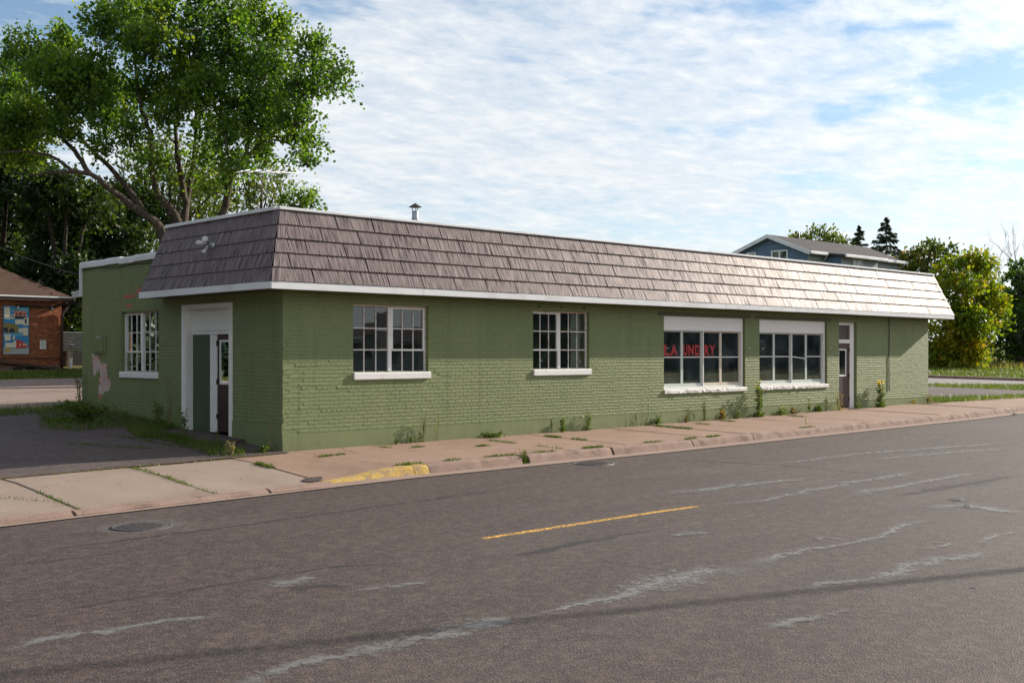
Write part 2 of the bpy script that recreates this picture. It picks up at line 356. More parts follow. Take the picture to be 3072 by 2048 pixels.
def slab_concrete(c1, c2, stainc):
    def fn(nt):
        p = pos(nt); c = mixc(nt, ramp(nt, noise(nt, p, 1.1, 6, .65), [(.32, 0.0), (.68, 1.0)]), c1, c2)
        c = mixc(nt, ramp(nt, noise(nt, p, .8, 6, .7, .6), [(.54, 0.0), (.68, .7)]), c, stainc)
        sp_ = noise(nt, p, 55, 4, .7); c = mixc(nt, ramp(nt, sp_, [(.36, .45), (.5, 0.0)]), c, tuple(x * .55 for x in c1)); c = mixc(nt, ramp(nt, sp_, [(.56, 0.0), (.72, .5)]), c, tuple(min(1, x * 1.5) for x in c2))
        c = mixc(nt, ramp(nt, noise(nt, p, 6, 3, .5), [(.70, 0.0), (.74, .55)]), c, tuple(x * .35 for x in c1))
        wob = node(nt, 'ShaderNodeTexNoise', Vector=p, Scale=2.4, Detail=4.0).outputs['Color']
        pw = node(nt, 'ShaderNodeVectorMath', dict(operation='MULTIPLY_ADD'), i0=wob, i1=(.4, .4, 0), i2=p).outputs[0]
        ce = node(nt, 'ShaderNodeTexVoronoi', dict(feature='DISTANCE_TO_EDGE'), Vector=pw, Scale=.55).outputs['Distance']
        cm = math_n(nt, 'MULTIPLY', ramp(nt, ce, [(.0, 1.0), (.004, .7), (.008, 0.0)]), ramp(nt, noise(nt, p, .7, 2), [(.50, 0.0), (.58, .8)]))
        c = mixc(nt, cm, c, tuple(x * .3 for x in c1))
        return princ(nt, c, .88, bump(nt, sp_, .5, .005), 0, .3)
    return fn
M_CONC = new_mat('pink_concrete', slab_concrete((.240, .153, .110), (.285, .188, .140), (.19, .116, .082)))
M_CONCL = new_mat('pale_concrete', slab_concrete((.238, .178, .142), (.285, .22, .178), (.205, .14, .108)))
M_KERB = mottled('kerb_concrete', (.225, .150, .118), (.285, .198, .158), 5, .9, 45, 1.0, .012, .3, c3=(.16, .105, .082), s3=3.2)
M_GUTTER = mottled('gutter_concrete', (.225, .160, .128), (.27, .198, .162), 2, .9, 60, .5, .005, .3)
M_YELLOWK = mottled('worn_yellow_kerb', (.50, .29, .045), (.55, .36, .09), 9, .9, 40, .9, .008, .2, c3=(.27, .20, .145), s3=9)
def worn_yellow(nt):
    p = pos(nt); z = ramp(nt, noise(nt, p, 7, 6, .7, .5), [(.49, 0.0), (.62, .9)])
    c = mixc(nt, ramp(nt, noise(nt, p, 30, 4), [(.4, 0.0), (.65, 1.0)]), (.42, .26, .05), (.48, .35, .14))
    c = mixc(nt, z, c, (.26, .19, .15)); return princ(nt, c, .9, bump(nt, noise(nt, p, 40, 5), .9, .008), 0, .2)
M_YELLOWK = new_mat('flaking_yellow_kerb', worn_yellow)
M_IRON = mottled('cast_iron', (.055, .045, .048), (.085, .070, .070), 20, .55, 60, .5, .004)
M_JOINT = mottled('dark_joint_soil', (.035, .026, .02), (.06, .045, .034), 20, .95)
M_SOIL = mottled('dry_grass_ground', (.10, .115, .035), (.17, .16, .06), 2.0, .95, 30, .8, .03, .1, c3=(.22, .17, .10), s3=1.1)
def line_paint(nt):
    p = pos(nt); a = ramp(nt, noise(nt, p, 24, 6, .75), [(.40, 0.0), (.56, 1.0)])
    bs = princ(nt, (.66, .36, .06), .7, bump(nt, noise(nt, p, 90), .4, .004))
    tr = node(nt, 'ShaderNodeBsdfTransparent').outputs[0]
    return node(nt, 'ShaderNodeMixShader', i0=a, i1=tr, i2=bs).outputs[0]
M_LINE = new_mat('worn_yellow_line', line_paint)
def stain(col, amount, ns=9, rough=.65):
    def fn(nt):
        uv = node(nt, 'ShaderNodeUVMap').outputs[0]; sp = node(nt, 'ShaderNodeSeparateXYZ', Vector=uv)
        e = math_n(nt, 'ABSOLUTE', math_n(nt, 'SUBTRACT', sp.outputs[1], .5)); e = math_n(nt, 'SUBTRACT', 1.0, math_n(nt, 'MULTIPLY', e, 2.0))
        ends = math_n(nt, 'MINIMUM', math_n(nt, 'MULTIPLY', sp.outputs[0], 6.0), math_n(nt, 'MULTIPLY', math_n(nt, 'SUBTRACT', 1.0, sp.outputs[0]), 6.0), clamp=True)
        p = pos(nt); a = math_n(nt, 'ADD', e, math_n(nt, 'MULTIPLY', math_n(nt, 'SUBTRACT', noise(nt, p, ns, 9, .78, .5), .5), 3.6))
        a = math_n(nt, 'MULTIPLY', math_n(nt, 'MULTIPLY', ramp(nt, a, [(.45, 0.0), (1.15, 1.0)]), ends), amount)
        bs = princ(nt, col, rough, bump(nt, noise(nt, p, 80, 4, .6), .5, .004), 0, .4)
        return node(nt, 'ShaderNodeMixShader', i0=a, i1=node(nt, 'ShaderNodeBsdfTransparent').outputs[0], i2=bs).outputs[0]
    return fn
M_SEAL = new_mat('grey_crack_sealer', stain((.20, .192, .188), .78, 12))
M_SEALF = new_mat('faint_grey_sealer', stain((.19, .183, .178), .74, 8))
M_TAR = new_mat('dark_tyre_streak', stain((.040, .037, .040), .55, 3))
M_CRACK = new_mat('open_crack', stain((.02, .017, .016), .9, 14))
def foliage(stops, trans=.35, ns=.35, namp=.30, rough=.5):
    def fn(nt):
        t = node(nt, 'ShaderNodeAttribute', dict(attribute_name='tint')).outputs['Fac']
        n = math_n(nt, 'MULTIPLY', math_n(nt, 'SUBTRACT', noise(nt, pos(nt), ns, 3, .5), .5), namp * 2)
        c = ramp(nt, math_n(nt, 'ADD', t, n, clamp=True), stops)
        d = princ(nt, c, rough, None, 0, .35)
        tl = node(nt, 'ShaderNodeBsdfTranslucent', Color=mixc(nt, 1.0, c, (1.6, 1.65, .65), 'MULTIPLY')).outputs[0]
        return node(nt, 'ShaderNodeMixShader', i0=trans, i1=d, i2=tl).outputs[0]
    return fn
M_MAPLE = new_mat('maple_leaf', foliage([(0, (.028, .070, .012)), (.45, (.070, .145, .018)), (.8, (.145, .215, .024)), (1, (.235, .28, .034))], .5, .35, .36))
M_DARKLEAF = new_mat('dark_leaf', foliage([(0, (.022, .050, .011)), (.55, (.056, .108, .016)), (1, (.125, .175, .024))], .4, .5, .4))
M_DEEP = new_mat('shade_darkened_leaf', foliage([(0, (.010, .024, .007)), (.55, (.030, .060, .011)), (1, (.085, .115, .02))], .3, .5, .4))  # leaf colours darkened to paint in the shade among the back trees
M_OLIVE = new_mat('light_olive_leaf', foliage([(0, (.055, .085, .015)), (.6, (.105, .135, .022)), (1, (.17, .18, .03))], .45))
M_AUTUMN = new_mat('turning_leaf', foliage([(0, (.062, .125, .010)), (.45, (.15, .205, .012)), (.75, (.27, .25, .012)), (1, (.33, .20, .014))], .45, .22, .55))
M_AUTUMN2 = new_mat('green_orange_leaf', foliage([(0, (.035, .070, .010)), (.6, (.075, .105, .014)), (1, (.22, .12, .02))], .4, .4, .55))
M_NEEDLE = new_mat('spruce_needle', foliage([(0, (.012, .024, .014)), (.7, (.028, .046, .022)), (1, (.06, .075, .03))], .15))
M_GRASS = new_mat('grass_blade', foliage([(0, (.045, .085, .012)), (.6, (.10, .14, .02)), (1, (.24, .21, .07))], .4, .8, .4))
M_GRASSD = new_mat('dry_grass_blade', foliage([(0, (.09, .12, .02)), (.5, (.20, .18, .05)), (1, (.36, .28, .11))], .4, .5, .5))
M_WEED = new_mat('weed_leaf', foliage([(0, (.045, .090, .015)), (.6, (.095, .145, .025)), (1, (.18, .20, .04))], .4, 3, .3))
M_WEEDR = new_mat('reddish_weed_leaf', foliage([(0, (.085, .09, .02)), (.5, (.17, .11, .04)), (1, (.26, .13, .06))], .4, 4, .5))
M_WEEDY = new_mat('yellow_weed', foliage([(0, (.20, .19, .03)), (1, (.42, .34, .06))], .4, 3, .3))
M_FLOWER = new_mat('yellow_flower', foliage([(0, (.55, .36, .02)), (1, (.70, .50, .03))], .4, 3, .2))
M_STEM = mottled('weed_stem', (.14, .14, .05), (.22, .17, .08), 8, .8)
M_BARK = mottled('maple_bark', (.050, .038, .030), (.135, .105, .082), 9, .95, 16, 1.0, .08, .2, vscale=(2.2, 2.2, .45), c3=(.16, .14, .115), s3=5)
M_BARKD = mottled('dark_bark', (.045, .036, .03), (.08, .064, .05), 5, .95, 14, .9, .04, .2, vscale=(2.5, 2.5, .5))
def old_brick(nt):
    p = node(nt, 'ShaderNodeNewGeometry').outputs['Position']
    sp = node(nt, 'ShaderNodeSeparateXYZ', Vector=p)
    v = node(nt, 'ShaderNodeCombineXYZ', X=math_n(nt, 'ADD', sp.outputs[0], sp.outputs[1]), Y=sp.outputs[2]).outputs[0]
    b = node(nt, 'ShaderNodeTexBrick', dict(offset=.5), Vector=v, Scale=1.0, Color1=(.46, .150, .065), Color2=(.29, .088, .050), Mortar=(.13, .085, .06), Mortar_Size=.007, Brick_Width=.21, Row_Height=.068, Bias=.1)
    n = noise(nt, p, 2.0, 5, .6)
    c = mixc(nt, ramp(nt, n, [(.4, 0.0), (.7, .55)]), b.outputs[0], (.20, .08, .05))
    vn = node(nt, 'ShaderNodeTexNoise', Vector=node(nt, 'ShaderNodeMapping', Vector=p, Scale=(5, 5, 14)).outputs[0], Scale=1.0, Detail=1.0).outputs[0]
    c = mixc(nt, ramp(nt, vn, [(.5, 0.0), (.72, .6)]), c, (.60, .26, .10))
    return princ(nt, c, .9, bump(nt, math_n(nt, 'SUBTRACT', n, math_n(nt, 'MULTIPLY', b.outputs['Fac'], 1.2)), .6, .012), 0, .2)
M_OLDBRICK = new_mat('old_red_brick', old_brick)
M_ROOFB = mottled('brown_asphalt_shingle', (.060, .035, .026), (.105, .062, .045), 3.0, .95, 40, .7, .02, .2, vscale=(.6, .6, 5))
M_ROOFG = mottled('grey_asphalt_shingle', (.050, .045, .048), (.075, .068, .070), 3, .95, 40, .6, .02, .2)
M_BRTRIM = mottled('brown_trim', (.075, .042, .035), (.10, .055, .045), 3, .6)
M_BLUESHADE = mottled('shaded_blue_siding', (.115, .185, .29), (.135, .205, .31), 2, .6, 20, .1)  # house siding on sides facing away from the sun; shade is in the colour
M_GREYBLUE = mottled('grey_siding', (.30, .34, .36), (.34, .38, .39), 2, .6, 20, .1)  # lighter sunlit tone of the house siding; shed and downpipes too
M_CORR = mottled('corrugated_zinc', (.13, .155, .165), (.19, .215, .22), 3, .45, 10, .1, .002, .6, metal=.3)
M_MAROON = mottled('maroon_paint', (.085, .012, .012), (.10, .016, .015), 3, .6)
M_WOOD = mottled('weathered_pole_wood', (.10, .075, .055), (.16, .125, .095), 4, .9, 12, .8, .01, .2, vscale=(3, 3, .3))
M_CABLE = mottled('black_cable', (.015, .015, .016), (.02, .02, .02), 4, .6)
def flat(name, c, rough=.6): return mottled(name, tuple(x * .95 for x in c), tuple(min(1, x * 1.04) for x in c), 4, rough, 30, .05)
M_MBLUE = flat('mural_blue', (.045, .27, .56)); M_MBLUE2 = flat('mural_light_blue', (.16, .44, .66))
M_MRED = flat('mural_red', (.60, .055, .035)); M_MPINK = flat('mural_salmon', (.68, .26, .17)); M_MOLIVE = flat('mural_olive', (.27, .21, .07))
M_MCREAM = flat('mural_cream', (.76, .70, .56)); M_MGREY = flat('mural_grey', (.44, .46, .47)); M_MDARK = flat('mural_dark', (.03, .035, .05)); M_MGOLD = flat('mural_gold', (.55, .36, .10))

# ------------------------------------------------------------------ the setting: ground, road, pavement
YK = [0, 8.2, 68.2]
XK = [a for a, b in ZK]
def ground_fn(x, y):
    if y > -.2: return g(x, y) - .02
    if y > -2.6: return zs(x) - .30
    if y > -15.65: return zs(x) - .32
    return zs(x) - .12
gx = XK + [-400, -200, 400, 900, -50, -20, 40, 80]; gy = [-600, -200, -60, -15.7, -15.6, -2.7, -2.6, -.25, -.2, 0, 4, 8.2, 20, 40, 68.2, 120, 300, 1000]
tag(sheet('ground', gx, gy, ground_fn, M_SOIL), 'dry grassy ground stretching away behind the building', kind='structure')
road = tag(sheet('road', XK + span(-60, 120, 3), [-15.6, -12, -8, -5, -3.35], road_z, M_ROAD), 'worn brown-grey asphalt road with grey sealed cracks', kind='structure')
tag(sheet('gutter', XK + span(-60, 120, 2), [-3.36, -3.2, -2.9], lambda x, y: road_z(x) + (.012 if y < -3.3 else .004), M_GUTTER), 'strip of pale concrete gutter along the kerb', kind='structure')
far = tag(MB().box(-60, 120, -20, -15.6, -1.4, -.02).build('far_sidewalk', M_CONC), 'sidewalk on the camera side of the road', kind='structure')
for v in far.data.vertices:
    if v.co.z > -.5: v.co.z = zs(v.co.x) - .06
# sidewalk slabs
walk = tag(sheet('sidewalk', XK + span(-40, 60, 2) + span(-1.2, .6, .2), [-2.745, -2, -1.5, -1, -.5, -.02], lambda x, y: walk_z(x, y) - .075, M_JOINT), 'pinkish concrete sidewalk slabs along the green building', kind='structure')
sheet('joint_bed', XK + span(-40, -1.1, 2) if False else [x for x in XK if x < -1.1] + span(-40, -1.12, 2), [-3.0, -2.745], lambda x, y: walk_z(x, y) - .075, M_JOINT, walk)
def slab(x0, x1, y0, y1, mat, tilt=0, lip=0):
    gp = .009; x0 += gp; x1 -= gp; y0 += gp; y1 -= gp; b = MB(); xs = span(x0, x1, .5); ys = span(y0, y1, .5)
    xs = [x0, x0 + .012] + xs[1:-1] + [x1 - .012, x1]; ys = [y0, y0 + .012] + ys[1:-1] + [y1 - .012, y1]; nx = len(xs); ny = len(ys)
    vs = []
    for j, y in enumerate(ys):
        for i, x in enumerate(xs):
            edge = (i in (0, nx - 1)) or (j in (0, ny - 1))
            vs.append((x + (rng.normal(0, .004) if edge else 0), y, walk_z(x, y) + lip + tilt * (x - x0) - (.010 if edge else 0)))
    fs = [(j*nx+i, j*nx+i+1, (j+1)*nx+i+1, (j+1)*nx+i) for j in range(ny-1) for i in range(nx-1)]
    ring = [i for i in range(nx)] + [j*nx + nx-1 for j in range(1, ny)] + [(ny-1)*nx + i for i in range(nx-2, -1, -1)] + [j*nx for j in range(ny-2, 0, -1)]
    n0 = len(vs); vs += [(vs[k][0], vs[k][1], vs[k][2] - .08) for k in ring]
    fs += [(ring[(k+1) % len(ring)], ring[k], n0 + k, n0 + (k+1) % len(ring)) for k in range(len(ring))]
    b.add(vs, fs); b.build('slab', mat, walk)
JX = [-24, -20.5, -17, -13.6, -10.2, -6.9, -4.72, -2.86, -1.12, 1.82, 4.22, 5.80, 7.08, 8.36, 9.66, 10.88, 12.1, 13.36, 14.9, 16.9, 18.6, 20.4, 22.2, 24.0, 25.8, 27.6, 29.4, 32, 35, 38]
for a, b_ in zip(JX, JX[1:]):
    left = b_ <= -1.1
    slab(a, b_, -3.0 if left else -2.74, -.24 if left else -.02 if b_ < 23.8 else -.6, M_CONCL if left else M_CONC, rng.normal(0, .002), rng.normal(0, .004))
# kerb segments
kerb = tag(sheet('kerb', XK + span(-40, 60, 2), [-2.95, -2.75], lambda x, y: road_z(x) - .03, M_JOINT), 'weathered concrete kerb along the sidewalk', kind='structure')
def kerb_seg(x0, x1, mat):
    b = MB(); xs = span(x0 + .008, x1 - .008, .16); prof = []
    vs = []; m = 7
    for i, x in enumerate(xs):
        top = walk_z(x, -2.74) + rng.normal(0, .002); bot = road_z(x) - .02; hgt = max(top - bot, .03)
        j = rng.normal(0, .004); e = -.012 if i in (0, len(xs) - 1) else 0
        vs += [(x, -2.745, bot), (x, -2.745, top + e), (x, -2.855 + j, top + e), (x, -2.89 + j, top - .012 + e), (x, -2.915 + j, top - .04 * min(1, hgt / .15) + e), (x, -2.955 + j * .5 - e * .5, bot + .035 + e * .3), (x, -2.97, bot)]
    fs = [(i*m+k, (i+1)*m+k, (i+1)*m+k+1, i*m+k+1) for i in range(len(xs)-1) for k in range(m-1)]
    fs += [tuple(range(m)), tuple(range((len(xs)-1)*m, len(xs)*m))[::-1]]
    b.add(vs, fs, 0, False); return b.build('kerb_stone', mat, kerb)
for a, b_, mt in [(-1.10, .52, M_YELLOWK), (.52, .82, M_YELLOWK), (.82, 2.86, M_KERB), (3.02, 5.16, M_KERB), (5.20, 7.58, M_KERB), (7.58, 9.66, M_KERB), (9.66, 12.5, M_KERB), (12.5, 14.4, M_KERB)] + [(14.4 + 2.4*i, 16.8 + 2.4*i, M_KERB) for i in range(10)]:
    o = kerb_seg(a, b_, mt)
    if mt is M_YELLOWK: o['label'] = 'yellow painted kerb length'
# low concrete lip of the driveway
for a, b_ in [(-24, -17), (-17, -10), (-10, -4.9), (-4.88, -2.2), (-2.18, -1.12)]:
    b = MB(); xs = span(a + .01, b_ - .01, .3)
    vs = []
    for x in xs:
        z = road_z(x) + .045; j = rng.normal(0, .008)
        vs += [(x, -3.005, z - .06), (x, -3.005, z + .012), (x, -3.12 + j, z), (x, -3.17 + j, z - .03), (x, -3.18, z - .06)]
    b.add(vs, [(i*5+k, (i+1)*5+k, (i+1)*5+k+1, i*5+k+1) for i in range(len(xs)-1) for k in range(4)] + [(0,1,2,3,4), tuple((len(xs)-1)*5 + k for k in range(4, -1, -1))])
    o = b.build('drive_lip', M_KERB, kerb)
# asphalt patch at the slab corner
def blob(cx, cy, rx, ry, fn, mat, name, parent, n=22, rot=0, rough=.12, dz=.004):
    vs = [(cx, cy, fn(cx, cy) + dz + .004)]
    for k in range(n):
        q = 2*math.pi*k/n; r = 1 + rng.normal(0, rough); a, c = rx*r*math.cos(q), ry*r*math.sin(q)
        x = cx + a*math.cos(rot) - c*math.sin(rot); y = cy + a*math.sin(rot) + c*math.cos(rot); vs.append((x, y, fn(x, y) + dz))
    return MB().add(vs, [(0, 1 + k, 1 + (k+1) % n) for k in range(n)]).build(name, mat, parent)
blob(-1.16, -2.66, .22, .13, walk_z, M_ROAD, 'asphalt_patch', walk, rot=.5, dz=.012)
# parking lot, gravel yard, verge and side street
def drape(name, near, far_, mat, dz, nx=24, ny=10, fn=g, parent=None, jit=0):
    # surface between two ground polylines
    def along(pl, t):
        s = t * (len(pl) - 1); i = min(int(s), len(pl) - 2); return Vector(pl[i]).lerp(Vector(pl[i+1]), s - i)
    vs = []
    for j in range(ny + 1):
        for i in range(nx + 1):
            p = along(near, i/nx).lerp(along(far_, i/nx), j/ny)
            if jit and j in (0, ny): p = p + Vector((rng.normal(0, jit), rng.normal(0, jit)))
            vs.append((p.x, p.y, fn(p.x, p.y) + dz))
    b = MB(); b.add(vs, [(j*(nx+1)+i, j*(nx+1)+i+1, (j+1)*(nx+1)+i+1, (j+1)*(nx+1)+i) for j in range(ny) for i in range(nx)])
    return b.build(name, mat, parent)
lot = tag(drape('parking_lot', [(-45, -.27), (-20, -.27), (-.02, -.27)], [(-45, 7.6), (-20, 7.6), (-.02, 7.6)], M_LOT, .010, 60, 16, jit=.03), 'old asphalt parking lot left of the green building', kind='structure')
tag(drape('gravel_yard', [(-50, 7.0), (-8, 7.3), (-1.5, 7.6), (1.0, 8.6), (9, 8.9)], [(-50, 20.5), (-10, 20), (2.08, 19.3), (4.7, 19.5), (9, 19.7)], M_GRAVEL, -.004, 40, 14, jit=.05), 'pink gravel yard in front of the brick building', kind='structure')
def ext(p, q, a, b):
    p, q = Vector(p), Vector(q); d = q - p; return [tuple(p - d * a), tuple(p), tuple(q), tuple(q + d * b)]
tag(drape('gravel_patch', ext((25.4, .9), (29.6, -.45), .35, 2), ext((30.3, 3.3), (32.8, .8), .5, 3), M_STREET if False else M_LOT, -.006, 40, 10, jit=.08), 'bare gravel patch beside the right end of the building', kind='structure')
tag(drape('side_street', ext((31.4, 3.87), (36.2, 2.13), .7, 2.2), ext((35.4, 5.8), (38.8, 3.2), .9, 2.0), M_STREET, .006, 30, 8), 'grey side street crossing behind the building', kind='structure')
sk = ext((35.4, 5.85), (38.85, 3.25), .9, 2.0); sk2 = ext((35.6, 5.97), (39.05, 3.37), .9, 2.0)
b = MB()
for (p, q), (p2, q2) in zip(zip(sk, sk[1:]), zip(sk2, sk2[1:])):
    n = 8
    for i in range(n):
        a0, a1 = Vector(p).lerp(Vector(q), i/n), Vector(p).lerp(Vector(q), (i+1)/n); c0, c1 = Vector(p2).lerp(Vector(q2), i/n), Vector(p2).lerp(Vector(q2), (i+1)/n)
        h = .12
        z = [g(v.x, v.y) for v in (a0, a1, c1, c0)]
        b.add([(a0.x, a0.y, z[0]-.05), (a1.x, a1.y, z[1]-.05), (a1.x, a1.y, z[1]+h), (a0.x, a0.y, z[0]+h), (c0.x, c0.y, z[3]+h), (c1.x, c1.y, z[2]+h)], [(0, 1, 2, 3), (3, 2, 5, 4)])
tag(b.build('side_street_kerb', M_KERB), 'dark kerb on the far edge of the side street', kind='structure')
tag(drape('side_path', ext((39.6, 8.1), (45, 5.0), .6, .1), ext((41.6, 9.0), (46.2, 6.3), .6, .1), M_CONC, .01, 10, 4), 'short pale concrete path beyond the side street', kind='structure')

# road markings and wear
def ribbon(pts, widths, mat, name, parent, fn=road_z, dz=.004, step=.15):
    P = [Vector(p[:2]) for p in pts]; dense = []; W = []
    widths = widths if isinstance(widths, (list, tuple)) else [widths] * len(P)
    for i in range(len(P) - 1):
        n = max(2, int((P[i+1] - P[i]).length / step))
        for k in range(n): dense.append(P[i].lerp(P[i+1], k/n)); W.append(lerp(widths[i], widths[i+1], k/n))
    dense.append(P[-1]); W.append(widths[-1]); n = len(dense)
    vs = []; uv = []
    for i, p in enumerate(dense):
        t = (dense[min(i+1, n-1)] - dense[max(i-1, 0)]).normalized(); q = Vector((-t.y, t.x)); j = rng.normal(0, .012)
        for s_, v_ in ((-.5, 0), (.5, 1)):
            c = p + q * (W[i] * s_ * (1 + rng.normal(0, .12)) + j); vs.append((c.x, c.y, fn(c.x, c.y) + dz)); uv.append((i/(n-1), v_))
    b = MB().add(vs, [(2*i, 2*i+2, 2*i+3, 2*i+1) for i in range(n-1)])
    me = b.mesh(name, mat); ul = me.uv_layers.new(name='UVMap')
    for l in me.loops: ul.data[l.index].uv = uv[l.vertex_index]
    return link(name, me, parent)
def rp(x0, y0, s, pts, fn=road_z): return [on_ground(x0 + a/s, y0 + b_/s, fn) for a, b_ in pts]
RR = lambda pts: rp(1536, 1150, 1.531, pts)
RL = lambda pts: rp(0, 1100, 1.531, pts)
k = 0
def wear(pts, wd, mat, name):
    global k; k += 1; ribbon(pts, [x * 2.9 for x in wd] if mat in (M_SEAL, M_SEALF) else wd, mat, name, road, dz=.0022 + .00012 * k)
wear(RL([(0,870),(500,805),(1000,742),(1600,660),(2352,560)]), [.22,.25,.22,.2,.2], M_TAR, 'tyre_streak')
wear(RL([(0,915),(400,872),(780,820)]), [.16,.12,.06], M_TAR, 'tyre_streak')
wear(RL([(0,1165),(600,1065),(1200,970),(1500,920),(2000,890)]), [.10,.12,.10,.12,.1], M_TAR, 'tyre_streak')
wear(RL([(1330,1030),(1450,1000),(1600,1005)]), [.2,.42,.2], M_TAR, 'dark_stain')
wear(RR([(0,800),(300,730),(700,660)]), [.3,.35,.2], M_TAR, 'tyre_streak')
wear(RR([(700,345),(1300,380),(1900,440)]), [.15,.25,.15], M_TAR, 'tyre_streak')
wear(RR([(1750,520),(2050,470),(2330,420)]), [.3,.6,.4], M_TAR, 'dark_stain')
wear(RL([(0,1310),(150,1262),(600,1190),(1080,1130)]), [.16,.14,.10,.08], M_SEALF, 'crack_sealer')
wear(RL([(1230,1015),(1330,985),(1440,960)]), [.10,.2,.10], M_SEALF, 'crack_sealer')
wear(RL([(1620,1030),(1800,1010),(2000,985)]), [.10,.14,.06], M_SEALF, 'crack_sealer')
wear(RL([(1000,1500),(1300,1390),(1600,1320),(1900,1262),(2050,1215),(2360,1148)]), [.10,.12,.14,.14,.26,.16], M_SEALF, 'crack_sealer')
wear(RL([(2050,1205),(2200,1180),(2352,1150)]), [.12,.22,.16], M_SEALF, 'crack_sealer')
wear(RR([(0,1088),(150,1050),(300,1016),(420,1002),(560,955),(700,905),(900,868),(1060,836)]), [.03,.04,.09,.14,.22,.34,.28,.34], M_SEAL, 'crack_sealer')
wear(RR([(1040,842),(1300,770),(1500,740),(1650,716),(1740,682),(1800,648),(1965,620)]), [.22,.09,.07,.08,.09,.10,.12], M_SEAL, 'crack_sealer')
wear(RR([(1440,978),(1378,940),(1420,920),(1650,900),(1720,882),(1900,820),(2100,790),(2300,760)]), [.08,.10,.10,.07,.12,.16,.13,.08], M_SEALF, 'crack_sealer')
wear(RR([(2130,735),(2200,705),(2315,678)]), [.08,.07,.05], M_SEAL, 'crack_sealer')
wear(RR([(860,566),(1150,540),(1330,498),(1620,445),(1900,400)]), [.05,.10,.16,.18,.14], M_SEALF, 'crack_sealer')
wear(RR([(1520,518),(1800,466),(2180,402)]), [.22,.14,.10], M_SEAL, 'crack_sealer')
wear(RR([(640,512),(900,486),(1400,430)]), [.12,.26,.14], M_SEALF, 'crack_sealer')
wear(RR([(1130,382),(1600,322),(2352,268)]), [.10,.24,.22], M_SEALF, 'crack_sealer')
wear(RR([(1600,355),(2000,318),(2352,295)]), [.14,.24,.2], M_SEALF, 'crack_sealer')
wear(RR([(1900,575),(2100,560),(2352,600)]), [.16,.22,.2], M_SEALF, 'crack_sealer')
wear(RR([(2032,540),(2060,532),(2090,542)]), [.10,.22,.12], M_SEAL, 'crack_sealer')
wear(RR([(1400,720),(1440,705),(1530,718)]), [.05,.06,.04], M_SEALF, 'crack_sealer')
wear(RR([(1880,765),(1980,748),(2000,732),(1900,728)]), [.05,.06,.05,.04], M_SEALF, 'crack_sealer')
wear(RR([(1160,1130),(1300,1090),(1580,1040)]), [.06,.10,.05], M_SEALF, 'crack_sealer')
wear(RR([(720,700),(800,690),(900,680)]), [.08,.16,.08], M_SEALF, 'crack_sealer')
wear(RR([(360,795),(480,830),(700,855),(800,882)]), [.012,.022,.02,.012], M_CRACK, 'open_crack')
wear(RR([(1100,855),(1250,885),(1310,900)]), [.012,.025,.012], M_CRACK, 'open_crack')
wear(RR([(1620,1035),(1750,1058),(1890,1082)]), [.012,.018,.010], M_CRACK, 'open_crack')
wear(RR([(850,418),(1400,422),(1860,440)]), [.02,.035,.02], M_CRACK, 'open_crack')
wear(RR([(860,562),(1200,556),(1560,553)]), [.012,.02,.012], M_CRACK, 'open_crack')
wear(RL([(1840,1300),(1960,1240),(2100,1190),(2352,1160)]), [.012,.03,.025,.012], M_CRACK, 'open_crack')
wear(RL([(700,750),(760,765),(830,760)]), [.012,.02,.012], M_CRACK, 'open_crack')
b = MB(); n = 14
for i in range(n):
    x0, x1 = lerp(-2.58, .76, i/n), lerp(-2.58, .76, (i+1)/n); y0, y1 = lerp(-7.93, -8.17, i/n), lerp(-7.93, -8.17, (i+1)/n)
    b.quad((x0, y0-.05, road_z(x0)+.002), (x1, y1-.05, road_z(x1)+.002), (x1, y1+.05, road_z(x1)+.002), (x0, y0+.05, road_z(x0)+.002))
o = b.build('centre_line_dash', M_LINE, road); o['label'] = 'worn yellow centre line dash'
def manhole(x, y, r, label):
    t = thing('manhole_cover', label, 'manhole cover', (x, y, road_z(x, y)))
    z = road_z(x, y); b = MB(); b.lathe((x, y, z), [(r, -.02), (r, .008), (r - .035, .009), (r - .04, .002)], 32); b.build('rim', M_IRON, t)
    b = MB(); b.lathe((x, y, z), [(r - .045, .002), (r - .05, .006), (.001, .006)], 32)
    for i in range(-4, 5):
        for j in range(-4, 5):
            if math.hypot(i, j) * .06 < r - .1: b.box(x + i*.06 - .02, x + i*.06 + .02, y + j*.06 - .02, y + j*.06 + .02, z + .005, z + .011)
    b.build('lid', M_IRON, t)
    blob(x, y, r * 1.35, r * 1.3, road_z, M_TAR2, 'collar', t, rough=.05, dz=.0015)
M_TAR2 = new_mat('patched_collar_asphalt', asphalt((.062, .05, .047), (.085, .068, .064), (.2, .17, .15), (.026, .021, .021)))
manhole(-4.68, -4.50, .34, 'round iron manhole cover in the road below the driveway')
manhole(3.74, -3.74, .36, 'broken-edged manhole cover in the road near the kerb gap')

